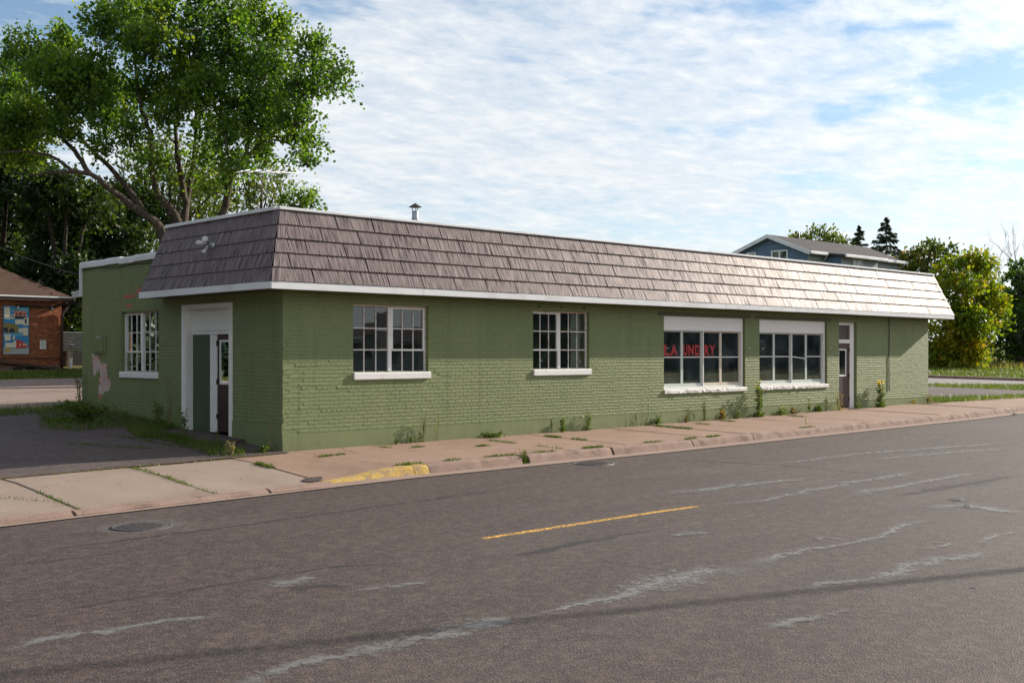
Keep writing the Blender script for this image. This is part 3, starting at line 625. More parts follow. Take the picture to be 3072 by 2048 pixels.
# ------------------------------------------------------------------ the green brick building
BL, BD, ZS_, ZP = 23.53, 8.24, 2.757, 3.62
bld = thing('commercial_building', 'long low green-painted brick building with brown mansard roof', 'building', (0, 0, 0))
FRONT = dict(win1=(1.47, 3.21, 1.335, 2.57), win2=(6.02, 7.745, 1.345, 2.572), win3=(10.33, 13.60, .82, 2.56), win4=(14.24, 17.52, .825, 2.555), door=(18.16, 19.13, .05, 2.556))
LEFT = dict(win=(4.57, 6.25, 1.30, 2.54), door=(1.70, 3.53, .0, 2.58))
def wall_core(b, u0, u1, z0, z1, opens, f, thick, mi=0, mr=0, mb=1):
    # f(u, depth, z) -> world point; makes face at depth .009 and at `thick`, and the reveals
    us = sorted({u0, u1, *[o[0] for o in opens], *[o[1] for o in opens]}); zz = sorted({z0, z1, *[o[2] for o in opens], *[o[3] for o in opens]})
    for a, c in zip(us, us[1:]):
        for p, q in zip(zz, zz[1:]):
            m, n = (a+c)/2, (p+q)/2
            if any(o[0] < m < o[1] and o[2] < n < o[3] for o in opens): continue
            b.quad(f(a,.0062,p), f(c,.0062,p), f(c,.0062,q), f(a,.0062,q), mi); b.quad(f(a,thick,p), f(a,thick,q), f(c,thick,q), f(c,thick,p), mb)
    for o in opens:
        a, c, p, q = o
        for k, (s, t) in enumerate((((a,p),(a,q)), ((a,q),(c,q)), ((c,q),(c,p)), ((c,p),(a,p)))):
            b.quad(f(s[0],.009,s[1]), f(t[0],.009,t[1]), f(t[0],.13,t[1]), f(s[0],.13,s[1]), mr); b.quad(f(s[0],.13,s[1]), f(t[0],.13,t[1]), f(t[0],thick,t[1]), f(s[0],thick,s[1]), 2)
fF = lambda u, d, z: (u, d, z)
fL = lambda u, d, z: (d, u, z)
b = MB()
wall_core(b, .009, BL, -.3, 3.45, list(FRONT.values()), fF, .30)
wall_core(b, .009, BD, -.3, ZP, list(LEFT.values()), fL, .30)
b.box(BL - .3, BL, .31, BD, -.3, ZP); b.box(.31, BL - .31, BD - .3, BD, -.3, ZP)
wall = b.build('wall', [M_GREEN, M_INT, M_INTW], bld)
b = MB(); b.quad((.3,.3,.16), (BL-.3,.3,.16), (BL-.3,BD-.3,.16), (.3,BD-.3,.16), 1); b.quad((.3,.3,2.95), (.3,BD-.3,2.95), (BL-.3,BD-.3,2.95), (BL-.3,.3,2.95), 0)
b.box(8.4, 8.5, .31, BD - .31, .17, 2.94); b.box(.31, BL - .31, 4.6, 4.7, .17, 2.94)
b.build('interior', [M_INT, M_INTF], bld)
# bricks
PITCH, BH, BW = .0677, .0610, .2
def brick_geo(b, f, u0, u1, z0, z1, mi=0, rough=0, face=0.0):
    c = .0030; jr = lambda s: random.gauss(0, s) * (1 + rough * 4)
    d0 = face + abs(jr(.0006)) ; dd = [d0 + abs(jr(.00035)) for _ in range(4)]
    B = .012
    vs = [f(u0+c, dd[0], z0+c), f(u1-c, dd[1], z0+c), f(u1-c, dd[2], z1-.013), f(u0+c, dd[3], z1-.013),
          f(u0+jr(.001), d0+.0055, z0+jr(.001)), f(u1+jr(.001), d0+.0055, z0+jr(.001)), f(u1+jr(.001), d0+.0085, z1+jr(.0012)), f(u0+jr(.001), d0+.0085, z1+jr(.0012)),
          f(u0, B, z0), f(u1, B, z0), f(u1, B, z1), f(u0, B, z1)]
    b.add(vs, [(0,1,2,3)] + [(4+k, 4+(k+1)%4, (k+1)%4, k) for k in range(4)] + [(8+k, 8+(k+1)%4, 4+(k+1)%4, 4+k) for k in range(4)], mi)
def layout(u0, u1, z0, z1, opens, hdr):
    out = []; i = 0; z = z0
    while z + .03 < z1:
        zt = min(z + BH, z1); zm = (z + zt) / 2
        free = [(u0, u1)]
        for o in opens:
            if o[2] - .01 < zm < o[3] + .01:
                free = [s for a, c in free for s in ((a, min(c, o[0])), (max(a, o[1]), c)) if s[1] - s[0] > .02]
        step = .105 if i % 6 == hdr else .21; off = 0 if i % 2 else .105
        if i % 6 == hdr: off = .05
        off += random.uniform(-.012, .012)
        for a, c in free:
            u = u0 - off
            while u < c:
                p, q = max(u + .0022, a + (.0 if a == u0 else .004)), min(u + step - .0022, c - .002)
                if q - p > .03: out.append((p, q, z, zt, i))
                u += step
        i += 1; z += PITCH
    return out
FB = layout(0, BL, .300, ZS_ - .02, [*FRONT.values()], 5)
LB = layout(.013, BD, .466, ZP - .02, [*LEFT.values()], 5)
def dist(p): return (Vector(p) - Vector(CAM)).length
order = sorted(range(len(FB)), key=lambda i: dist(((FB[i][0]+FB[i][1])/2, 0, FB[i][2])))
near = set(order[:300]); cache = {}
rough_spots = [(.25, .6, .5), (.3, 1.0, .35), (.9, 1.7, .3), (1.25, 1.1, .3), (.15, .45, .3), (.15, 1.35, .3), (1.3, 2.2, .25), (3.4, 1.15, .3), (4.3, 2.2, .5), (.5, 2.2, .35), (9.0, 2.3, .4), (7.9, 1.2, .25)]
def is_rough(u, z): return any(math.hypot(u - a, (z - c) * 1.6) < r for a, c, r in rough_spots) and random.random() < .55
rest = MB()
for i, (p, q, z, zt, ci) in enumerate(FB):
    if i in near:
        wkey = (round(q - p, 2), round(zt - z, 3), is_rough((p+q)/2, z), random.randrange(4))
        if wkey not in cache:
            bb = MB(); brick_geo(bb, fF, 0, round(q-p, 2), 0, round(zt-z, 3), 0, 1.2 if wkey[2] else 0); cache[wkey] = bb.mesh('brick', M_GREEN)
        o = bpy.data.objects.new('brick', cache[wkey]); COL.objects.link(o); o.parent = wall
        o.location = (p, random.uniform(-.0012, .0008), z); o.rotation_euler = (0, random.gauss(0, .002), 0)
    else: brick_geo(rest, fF, p, q, z, zt, 0, 1.2 if is_rough((p+q)/2, z) else 0, random.uniform(-.001, .0012))
PEEL = [[(7.715, 1.66), (7.45, 1.63), (7.28, 1.57), (7.3, 1.4), (7.5, 1.25), (7.63, 1.17)], [(7.32, 1.48), (6.98, 1.46), (6.95, 1.25), (6.74, 1.02), (6.80, .9), (7.1, .84), (7.36, .64), (7.40, .9), (7.3, 1.2)]]
def inside(pt, poly):
    x, y = pt; r = False; n = len(poly)
    for i in range(n):
        (x1, y1), (x2, y2) = poly[i], poly[(i+1) % n]
        if (y1 > y) != (y2 > y) and x < (x2-x1)*(y-y1)/(y2-y1)+x1: r = not r
    return r
for (p, q, z, zt, ci) in LB:
    c = ((p+q)/2, (z+zt)/2); mi = 0; face = random.uniform(-.001, .0012)
    # cut bricks finer inside the peeled paint so that its outline stays ragged
    segs = [(p, q)] if not (6.6 < c[0] < 7.8 and .6 < c[1] < 1.7) else [(lerp(p, q, k/3), lerp(p, q, (k+1)/3)) for k in range(3)]
    for a, d in segs:
        m = ((a+d)/2, c[1]); mi = 0
        if any(inside(m, P) for P in PEEL): mi = 2 if (m[1] < .82 or (m[0] < 7.0 and 1.2 < m[1]) or random.random() < .06) else 1
        elif (abs(m[0]-5.35) < .16 and abs(m[1]-2.98) < .05) or (abs(m[0]-5.9) < .24 and abs(m[1]-2.86) < .035) or (abs(m[0]-5.98) < .09 and abs(m[1]-2.68) < .035): mi = 2
        brick_geo(rest, fL, a, d, z, zt, mi, 0, face)
b = MB()
for Pg in PEEL: b.add([(.0020, y + random.gauss(0, .006), z + random.gauss(0, .006)) for (y0, z0), (y1, z1) in zip(Pg, Pg[1:] + Pg[:1]) for t in (0, .25, .5, .75) for y, z in [(lerp(y0, y1, t), lerp(z0, z1, t))]], [tuple(range(4 * len(Pg)))])
b.build('peeled_patch', M_BARE, wall)['kind'] = 'stuff'
o = rest.build('brickwork', [M_GREEN, M_BARE, M_RED], wall); o['kind'] = 'stuff'
b = MB(); b.quad((.0028, 6.45, .47), (.0028, 6.45, 3.6), (.0028, BD, 3.6), (.0028, BD, .47)); b.build('plaster_skim', M_GREEN, wall)
# foundation
def fdn(b, pts_top, x0, x1):
    pass
b = MB(); xs = [-.016] + span(.5, 18.1, 1.6) + [18.16]
b.box(-.016, 9.30, -.016, .005, -.35, .294); b.box(9.304, 18.16, -.014, .005, -.35, .292); b.box(19.13, BL, -.015, .005, -.35, .292)
b.box(-.012, 9.30, -.020, -.016, -.3, .155)
o = b.build('foundation', M_GREEN, bld)
b = MB(); b.box(-.015, .005, .0, 1.69, -.35, .460); b.box(-.015, .005, 3.54, BD, -.35, .458); b.build('foundation', M_GREEN, bld)
for x in (6.55, 9.3): MB().box(x - .006, x + .006, -.0215, -.01, -.3, .29).build('foundation_joint', M_JOINT, bld)
# mansard roof
zB, zT = 2.885, 4.14
Bf, Tf = -.40, .10; Bl, Tl = -.47, .01; Br, Tr = 24.40, 24.05; Ye, YeT = 4.36, 4.22
def mf(u, s, d=0):      # front slope: u = X at this height, s 0..1 up the slope, d outward
    n = Vector((0, -(zT - zB), Tf - Bf)); n = Vector((0, -1.255, -.0)) if False else Vector((0, -(zT-zB), (Tf-Bf))).normalized()
    return Vector((u, lerp(Bf, Tf, s), lerp(zB, zT, s))) + Vector((0, n.y, n.z)) * d
def ml(u, s, d=0):
    n = Vector((-(zT-zB), 0, (Tl-Bl))).normalized(); return Vector((lerp(Bl, Tl, s), u, lerp(zB, zT, s))) + n * d
b = MB()
b.quad(mf(Bl, 0), mf(Br, 0), mf(Tr, 1), mf(Tl, 1)); b.quad(ml(Ye, 0), ml(Bf, 0), ml(Tf, 1), ml(YeT, 1))
b.quad((Br, Bf, zB), (Br, BD, zB), (Tr, BD, zT), (Tr, Tf, zT)); b.quad((Bl, Ye, zB), (Tl, YeT, zT), (.3, YeT, zT), (.3, Ye, zB))
b.quad((Tl, Tf, zT), (Tr, Tf, zT), (Tr, .5, zT), (Tl + .4, .5, zT)); b.quad((Tl, Tf, zT), (Tl + .4, .5, zT), (Tl + .4, YeT, zT), (Tl, YeT, zT))
b.quad((Tl+.4, .5, zT), (Tr, .5, zT), (Tr, .5, ZP-.1), (Tl+.4, .5, ZP-.1)); b.quad((Tl+.4, .5, zT), (Tl+.4, .5, ZP-.1), (Tl+.4, YeT, ZP-.1), (Tl+.4, YeT, zT))
mans = b.build('mansard_roof', M_SEAM, bld)
def shingle_piece(f, u0, u1, s0, s1, l0, l1, t=.022):
    # lower edge stands proud; l0, l1 = end functions of s that clip to the hip
    a0, a1 = max(u0, l0(s0)), min(u1, l1(s0)); c0, c1 = max(u0, l0(s1)), min(u1, l1(s1))
    if a1 - a0 < .04: return
    if c1 < c0 + .01: c0 = c1 = (c0 + c1) / 2; c1 += .01
    so = s0 - .012
    vs = [f(a0, so, .004), f(a1, so, .004), f(c1, s1, .002), f(c0, s1, .002), f(a0, so, t), f(a1, so, t), f(c1, s1, .006), f(c0, s1, .006)]
    b = MB().add(vs, [(4,5,6,7), (0,1,5,4), (1,2,6,5), (3,0,4,7)])
    me = b.mesh('shingle', M_SHINGLE); ul = me.uv_layers.new(name='UVMap'); r0 = random.uniform(0, 50)
    co = [(a0, s0), (a1, s0), (c1, s1), (c0, s1)] * 2
    for l in me.loops:
        u, s = co[l.vertex_index]; ul.data[l.index].uv = (u + r0, s * 1.35 + r0)
    link('shingle', me, mans)
OFF = [.364, -.038, .36, .74, .324]
for r in range(5):
    s0, s1 = r/5, (r+1)/5; u = OFF[r] - 2.4
    while u < Br:
        shingle_piece(mf, u + .011 + random.gauss(0, .0015), u + .789, s0, s1, lambda s: lerp(Bl, Tl, s) + .02, lambda s: lerp(Br, Tr, s) - .02, .032 + random.gauss(0, .002)); u += .80
    u = -.9 + .37 * r
    u = [-1.2, -.7, -1.05, -.45, -.95][r]
    while u < Ye:
        shingle_piece(ml, u + .0015, u + 2.3985, s0, s1, lambda s: lerp(Bf, Tf, s) + .02, lambda s: lerp(Ye, YeT, s), .022); u += 2.40
    # hip caps folded over the corner
    for f, e, sgn in ((mf, lambda s: lerp(Bl, Tl, s), 1), (ml, lambda s: lerp(Bf, Tf, s), 1)):
        wd0, wd1 = .17, .15; so = s0 - .016
        vs = [f(e(so) - .012, so, .034), f(e(so) + wd0, so, .036), f(e(s1) + wd1, s1, .014), f(e(s1) - .012, s1, .012), f(e(so) - .012, so, .0), f(e(so) + wd0, so, .01), f(e(s1) + wd1, s1, .006)]
        bb = MB().add(vs, [(0,1,2,3), (4,5,1,0), (5,6,2,1)]); me = bb.mesh('hip_cap', M_SHINGLE); ul = me.uv_layers.new(name='UVMap'); r0 = random.uniform(0, 30)
        co = [(0, s0), (wd0, s0), (wd1, s1), (0, s1), (0, s0), (wd0, s0), (wd1, s1)]
        for l in me.loops: ul.data[l.index].uv = (co[l.vertex_index][0] + r0, co[l.vertex_index][1]*1.35 + r0)
        link('hip_cap', me, mans)
    e = lambda s: lerp(Br, Tr, s)
    so = s0 - .016
    bb = MB().add([mf(e(so)-.16, so, .036), mf(e(so)+.02, so, .034), mf(e(s1)+.02, s1, .012), mf(e(s1)-.14, s1, .014), mf(e(so)-.16, so, .01), mf(e(so)+.02, so, 0)], [(0,1,2,3), (4,5,1,0)])
    me = bb.mesh('hip_cap', M_SHINGLE); ul = me.uv_layers.new(name='UVMap'); r0 = random.uniform(0, 30)
    co = [(0, s0), (.16, s0), (.15, s1), (0, s1), (0, s0), (.16, s0)]
    for l in me.loops: ul.data[l.index].uv = (co[l.vertex_index][0] + r0, co[l.vertex_index][1]*1.35 + r0)
    link('hip_cap', me, mans)
# soffit, fascia boards, top trim
b = MB(); b.quad((Bl, Bf, 2.765), (Bl, .0, 2.765), (Br, .0, 2.765), (Br, Bf, 2.765)); b.quad((Bl, 0, 2.765), (Bl, Ye, 2.765), (.0, Ye, 2.765), (.0, 0, 2.765)); b.quad((BL, 0, 2.765), (Br, 0, 2.765), (Br, BD, 2.765), (BL, BD, 2.765))
b.build('soffit', M_SOFFIT, bld)
fx = [Bl - .012, 2.75, 5.96, 9.13, 12.2, 15.3, 18.4, 21.4, Br + .012]
for a, c in zip(fx, fx[1:]):
    y = Bf - .012 + random.gauss(0, .001); z0 = 2.752 + random.gauss(0, .0015)
    b = MB(); b.bbox(a + .0015, c - .0015, y - .018, y + .01, z0, zB - .012, .004); b.box(a + .002, c - .002, y, y + .05, z0 + .004, z0 + .008); b.build('fascia_board', M_FASCIA, bld)
for a, c in ((Bf - .02, 2.09), (2.105, 3.20), (3.21, Ye + .01)):
    MB().bbox(Bl - .030 + random.gauss(0, .002), Bl - .004, a, c, 2.752 + random.gauss(0, .002), zB - .012, .004).build('fascia_board', M_FASCIA, bld)
MB().bbox(Br + .0, Br + .026, Bf + .002, BD, 2.753, zB - .012, .004).build('fascia_board', M_FASCIA, bld)
MB().bbox(Bl - .03, .0, Ye + .003, Ye + .02, 2.753, zB - .013, .004).build('fascia_board', M_FASCIA, bld)
for a, c in ((Tl - .03, 6.1), (6.103, 12.2), (12.203, 18.3), (18.303, Tr + .02)):
    MB().bbox(a, c, Tf - .045, Tf + .10, zT + .005, zT + .052 + random.gauss(0, .003), .006).build('top_trim', M_FASCIA, bld)
MB().bbox(Tl - .05, Tl + .10, Tf + .103, YeT + .02, zT + .004, zT + .066, .006).build('top_trim', M_FASCIA, bld)
# roof deck with flue, parapet coping
b = MB(); b.quad((0, .3, 3.5), (BL, .3, 3.5), (BL, BD, 3.5), (0, BD, 3.5)); b.quad((.35, .35, 3.49), (.35, BD, 3.49), (BL, BD, 3.49), (BL, .35, 3.49)); deck = b.build('roof', M_ROOFDECK, bld)
c = (4.5, 2.0, 3.5)
b = MB(); b.lathe(c, [(.070, 0), (.070, 1.05), (.066, 1.06), (.066, 1.18)], 20); b.lathe(c, [(.076, .55), (.076, .60)], 20); b.lathe(c, [(.077, .98), (.077, 1.02)], 20); b.build('flue_pipe', M_STEEL, deck)
b = MB(); b.lathe(c, [(.138, 1.26), (.132, 1.268), (.06, 1.31), (.01, 1.345), (.001, 1.345)], 20); b.lathe(c, [(.138, 1.258), (.001, 1.262)], 20)
for k_ in range(3):
    q = 2.1 * k_; b.box(c[0] + .062*math.cos(q) - .006, c[0] + .062*math.cos(q) + .006, c[1] + .062*math.sin(q) - .004, c[1] + .062*math.sin(q) + .004, 4.6, 4.775)
b.build('flue_cap', M_DARK, deck)
b = MB()
ys = span(YeT + .03, BD + .03, .7)
for i, (a, c_) in enumerate(zip(ys, ys[1:])):
    j = random.gauss(0, .006); b.bbox(-.035, .34, a, c_ - .002, ZP - .005 + j, ZP + .085 + j, .008); b.bbox(-.055, -.018, a, c_ - .002, ZP - .055 + j, ZP + .05 + j, .006)
b.build('parapet_coping', M_FASCIA, bld)
b = MB(); b.box(-.055, -.004, BD - .045, BD + .03, 2.95, ZP - .057); b.box(.0, BL, BD - .05, BD + .04, ZP, ZP + .08); b.build('corner_trim', M_FASCIA, bld)
for a, c_ in ((1.40, 3.28), (5.95, 7.82)): pass
for a, c_ in ((10.12, 13.82), (14.02, 17.72)): MB().bbox(a, c_, -.012, .02, 2.567, 2.635, .003).build('lintel', M_SOFFIT, bld)
# windows
def bars(parent, f, name, mat, items, d0, d1):
    for (u0, u1, z0, z1) in items:
        b = MB(); p, q = f(u0, d0, z0), f(u1, d1, z1)
        b.bbox(min(p[0], q[0]), max(p[0], q[0]), min(p[1], q[1]), max(p[1], q[1]), z0, z1, .003); b.build(name, mat, parent)
def pane(parent, f, u0, u1, z0, z1, d, mat=None):
    tl = random.gauss(0, .003); tv = random.gauss(0, .002)
    b = MB(); b.quad(f(u0, d + tl*(u1-u0), z0), f(u1, d - tl*(u1-u0), z0), f(u1, d - tl*(u1-u0) + tv, z1), f(u0, d + tl*(u1-u0) + tv, z1)); b.build('pane', mat or M_GLASS, parent)
def steel_window(f, o, um, opener, label, flip=False):
    u0, u1, z0, z1 = o; D = .078
    b = MB()
    for (a, c, p, q) in ((u0, u0+.028, z0, z1-.036), (u1-.045, u1, z0, z1-.036), (u0, u1, z1-.034, z1)):
        P, Q = f(a, D, p), f(c, D + .05, q); b.bbox(min(P[0],Q[0]), max(P[0],Q[0]), min(P[1],Q[1]), max(P[1],Q[1]), p, q, .003, 1 if q == z1 and a == u0 and c == u1 else 0)
    P, Q = f(u0+.03, D, z0), f(u1-.05, D+.06, z0+.012); b.bbox(min(P[0],Q[0]), max(P[0],Q[0]), min(P[1],Q[1]), max(P[1],Q[1]), z0+.001, z0+.014, .002)
    w_ = b.build('window', [M_MUNT, M_RUST], bld); w_['label'] = label
    bars(w_, f, 'mullion', M_WHITE, [(um-.042, um+.042, z0+.015, z1-.036)], D-.012, D+.05)
    for (a, c, op) in ((u0+.028, um-.042, opener == 0), (um+.042, u1-.045, opener == 1)):
        zz = [z0+.014, z0+.014+(z1-z0-.05)/3, z0+.014+2*(z1-z0-.05)/3, z1-.036]
        uu = [lerp(a, c, k/3) for k in range(4)]
        for k in (1, 2): bars(w_, f, 'muntin', M_MUNT, [(uu[k]-.011, uu[k]+.011, zz[0], zz[3])], D+.002, D+.03)
        for k in (1, 2):
            if op and k == 1: continue
            bars(w_, f, 'muntin', M_MUNT, [(a, c, zz[k]-.011, zz[k]+.011)], D+.004, D+.028)
        if op:
            b = MB()
            for (p_, q_, r_, s_) in ((a, a+.032, zz[1]+.018, zz[3]), (c-.032, c, zz[1]+.018, zz[3]), (a, c, zz[1]-.018, zz[1]+.016), (a+.034, c-.034, zz[3]-.03, zz[3]-.001)):
                P, Q = f(p_, D-.012, r_), f(q_, D+.03, s_); b.bbox(min(P[0],Q[0]), max(P[0],Q[0]), min(P[1],Q[1]), max(P[1],Q[1]), r_, s_, .003)
            b.build('opening_sash', M_WHITE, w_)
        for i in range(3):
            for j in range(3): pane(w_, f, uu[i]+.008, uu[i+1]-.008, zz[j]+.008, zz[j+1]-.008, D+.016)
    b = MB(); P, Q = f(u0 - .0, -.035, z0 - .135), f(u1 + .05, .16, z0 - .012)
    b.bbox(min(P[0],Q[0]), max(P[0],Q[0]), min(P[1],Q[1]), max(P[1],Q[1]), z0-.135, z0-.004, .014)
    b.build('sill', M_WHITE, w_)
    return w_
w1 = steel_window(fF, FRONT['win1'], 2.343, 1, 'multi-pane steel window nearest the front corner')
w2 = steel_window(fF, FRONT['win2'], 6.862, 0, 'multi-pane steel window with a small white paper in it')
wl = steel_window(fL, LEFT['win'], 5.42, 1, 'multi-pane steel window in the shaded side wall')
MB().box(6.32, 6.40, .105, .106, 1.50, 1.555).build('paper_note', M_PAPER, w2)
# curtain strip inside the first two windows
def curtain(u0, u1, z0, z1, y, parent):
    b = MB(); n = 14; vs = []
    for i in range(n + 1):
        u = lerp(u0, u1, i/n); vs += [(u, y + .025*math.sin(i*1.9), z0), (u, y + .025*math.sin(i*1.9), z1)]
    b.add(vs, [(2*i, 2*i+2, 2*i+3, 2*i+1) for i in range(n)], 0, True); b.build('curtain', M_INTW, parent)
curtain(7.40, 7.72, 1.36, 2.56, .24, w2);
def shop_window(o, label, mats, sag=False):
    u0, u1, z0, z1 = o; zp = z1 - .335; D = .075
    b = MB(); b.bbox(u0+.002, u1-.09, D-.02, D+.02, zp, z1-.002, .003); b.box(u0+.002, u1-.088, D-.028, D-.021, zp-.004, zp+.018)
    w_ = b.build('window', M_PANEL, bld); w_['label'] = label
    bars(w_, fF, 'frame', M_WHITE, [(u0+.001, u0+.035, z0+.06, zp-.006), (u1-.09, u1-.025, z0+.06, z1-.002), (u0+.002, u1-.02, z0+.012, z0+.058)], D-.02, D+.06)
    um = u0 + .4915*(u1-u0)
    bars(w_, fF, 'centre_post', M_WHITE, [(um-.016, um+.016, z0+.06, zp-.006)], D-.012, D+.03)
    q = [u0+.04, u0+.247*(u1-u0), um-.018, um+.018, u0+.722*(u1-u0), u1-.092]
    zr = z0 + .765
    for a, c, m in ((q[0], q[1], 0), (q[1], q[2], 0), (q[3], q[4], 1), (q[4], q[5], 1)):
        dd = D + .042
        s = bars_frame(w_, a, c, z0+.062, zp-.008, dd, mats[m])
        tilt = -.055 if sag and a == q[3] else 0
        b = MB(); b.prism([(a+.04, dd-.012, zr-.012), (c-.04, dd-.012, zr-.012+tilt), (c-.04, dd-.012, zr+.012+tilt), (a+.04, dd-.012, zr+.012)], (0, .02, 0)); b.build('rail', M_WHITE, w_)
        pane(w_, fF, a+.03, c-.03, z0+.07, zr-.002, dd+.004, M_GLASSG); pane(w_, fF, a+.03, c-.03, zr+.002, zp-.012, dd+.004, M_GLASSG)
    # crumbling sill
    b = MB(); n = 46; vs = []; m = 5
    for i in range(n + 1):
        x = lerp(u0 + .002, u1 + .045, i/n); j = random.gauss(0, 1)
        worn = 1.0 if i < n * .72 else .25
        vs += [(x, .12, z0+.010), (x, -.018 + .5*.006*j*worn, z0+.002 + .5*.004*random.gauss(0,1)*worn), (x, -.036 + .5*.008*random.gauss(0,1)*worn, z0-.022 + .5*.008*random.gauss(0,1)*worn), (x, -.034 + .5*.010*random.gauss(0,1)*worn, z0-.088 + .5*.012*random.gauss(0,1)*worn), (x, .02, z0-.098)]
    b.add(vs, [(i*m+k_, i*m+k_+1, (i+1)*m+k_+1, (i+1)*m+k_) for i in range(n) for k_ in range(m-1)] + [tuple(range(m))[::-1], tuple(n*m + k_ for k_ in range(m))])
    b.build('sill', M_SILL, w_); return w_
def bars_frame(w_, a, c, z0, z1, d, mat):
    b = MB()
    for (p_, q_, r_, s_) in ((a, a+.046, z0, z1), (c-.046, c, z0, z1), (a+.048, c-.048, z0, z0+.075), (a+.048, c-.048, z1-.03, z1)): b.bbox(p_, q_, d-.015, d+.02, r_, s_, .003)
    return b.build('sash', mat, w_)
w3 = shop_window(FRONT['win3'], 'wide shop window with red lettering on the glass', (M_SASH, M_SASH2))
w4 = shop_window(FRONT['win4'], 'wide shop window with a slipped sash rail next to the door', (M_SASH, M_SASH), True)
# little pegs and wire ends beside the shop windows
for x, z in ((10.40, 1.80), (13.72, 1.80), (14.33, 1.80), (17.66, 1.80)):
    b = MB(); b.tube([(x, .0, z), (x, -.05, z + .004)], .006, 6); b.lathe((x, -.055, z - .012), [(.001, 0), (.013, .004), (.013, .02), (.001, .024)], 8); b.build('wire_peg', M_WHITE, bld)
for x in (6.2, 6.88, 7.58): MB().box(x-.02, x+.02, -.012, .004, 2.635, 2.675).build('iron_bracket', M_DARK, bld)
# LAUNDRY lettering standing on the sash rail, right behind the shop glass
sign = thing('window_sign', 'red LAUNDRY lettering on the shop window glass', 'sign', (11.2, .11, 1.62))
def letter(ch, x0, x1, z0, z1, y, mat, dep, parent, nm):
    cu = bpy.data.curves.new('letter', 'FONT'); cu.body = ch; cu.size = 1; cu.offset = .035; cu.extrude = .01; cu.resolution_u = 3
    t = bpy.data.objects.new('tmp', cu); COL.objects.link(t); dg = bpy.context.evaluated_depsgraph_get()
    me = bpy.data.meshes.new_from_object(t.evaluated_get(dg)); bpy.data.objects.remove(t)
    co = np.array([v.co for v in me.vertices]); mn, mx = co.min(0), co.max(0)
    for v in me.vertices:
        v.co = (lerp(x0, x1, (v.co.x - mn[0]) / (mx[0] - mn[0])), y + (.5 - (v.co.z - mn[2]) / max(mx[2] - mn[2], 1e-6)) * dep, lerp(z0, z1, (v.co.y - mn[1]) / (mx[1] - mn[1])))
    me.materials.clear(); me.materials.append(mat)
    for p in me.polygons: p.material_index = 0
    return link(nm, me, parent)
for ch, a, c in (('L', 10.46, 10.69), ('A', 10.70, 10.97), ('U', 11.19, 11.35), ('N', 11.385, 11.60), ('D', 11.65, 11.85), ('R', 12.035, 12.225), ('Y', 12.225, 12.47)):
    o = letter(ch, a, c, 1.625, 1.885, .106, M_LETTER, .006, sign, 'letter')
    letter(ch, a + .012, c + .014, 1.617, 1.877, .114, M_LETTERD, .004, o, 'shadow_letter')
# right-hand door
o = FRONT['door']; u0, u1, z0, z1 = o
b = MB(); D = .10
for (a, c, p, q) in ((u0+.005, u0+.10, z0, z1-.08), (u1-.245, u1-.03, z0, z1-.08), (u0+.005, u1-.03, z1-.078, z1-.002), (u0+.102, u1-.247, 1.96, 2.07)): b.bbox(a, c, D-.03, D+.05, p, q, .004)
df = b.build('door_frame', M_WHITE, bld)
MB().bbox(u0+.104, u1-.25, D+.01, D+.03, 2.072, z1-.08, .002).build('transom_board', M_BROWN, df)
b = MB(); b.bbox(u0+.104, u1-.25, D, D+.045, z0+.09, 1.956, .004); dr = b.build('door', M_BROWN, bld); dr['label'] = 'brown door at the right end with a narrow window'
bars(dr, fF, 'glazing_bead', M_WHITE, [(u0+.12, u0+.16, 1.02, 1.80), (u0+.50, u0+.545, 1.02, 1.80), (u0+.162, u0+.498, 1.02, 1.06), (u0+.162, u0+.498, 1.76, 1.80)], D-.012, D+.002)
b = MB(); b.quad((u0+.16, D-.004, 1.06), (u0+.5, D-.004, 1.06), (u0+.5, D-.004, 1.76), (u0+.16, D-.004, 1.76)); b.build('pane', M_DARKGLASS if 'M_DARKGLASS' in globals() else M_GLASS, dr)
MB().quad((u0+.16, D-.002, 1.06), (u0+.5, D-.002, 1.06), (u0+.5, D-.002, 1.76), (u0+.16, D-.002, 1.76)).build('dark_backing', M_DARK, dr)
for z in (.32, 1.0, 1.72): MB().bbox(u1-.262, u1-.244, D-.016, D-.002, z, z+.09, .003).build('hinge', M_DARK, dr)
MB().bbox(u0+.0, u1-.05, -.05, .25, -.25, .115, .01).build('door_step', M_CONC, bld)
# side door with white surround
u0, u1, z0, z1 = LEFT['door']; R = .15
b = MB()
b.bbox(-.028, .02, u1-.085, u1+.03, .19, z1+.03, .005); b.bbox(-.028, .02, u0-.03, u0+.07, .17, z1+.03, .005); b.bbox(-.030, .02, u0+.072, u1-.087, z1-.05, z1+.032, .005)
b.box(.0, R, u1-.10, u1-.086, .19, z1-.05); b.box(.0, R, u0+.071, u0+.085, .19, z1-.05); b.box(.0, R, u0+.086, u1-.101, z1-.066, z1-.051)
sf = b.build('door_frame', M_WHITE, bld); sf['label'] = 'peeling white surround of the side door'
MB().bbox(R-.02, R+.02, u0+.09, u1-.104, 2.105, z1-.068, .003).build('head_panel', M_WHITE, bld)
b = MB(); b.bbox(R-.03, R+.03, u0+.09, u1-.104, 2.035, 2.10, .004); b.bbox(R-.03, R+.03, 2.625, 2.715, .2, 2.033, .004); b.bbox(R-.005, R+.03, 2.51, 2.622, .2, 2.033, .004); b.build('door_post', M_WHITE, bld)
inf = MB().box(R+.02, R+.03, 2.715, 3.43, .16, 2.034).build('infill_panel', M_GREENB, bld)
for k_ in range(7):
    a = 2.72 + k_ * .101; MB().bbox(R-.002, R+.022, a + .002, a + .097, .16, 2.033, .006).build('board', M_GREENB, inf)
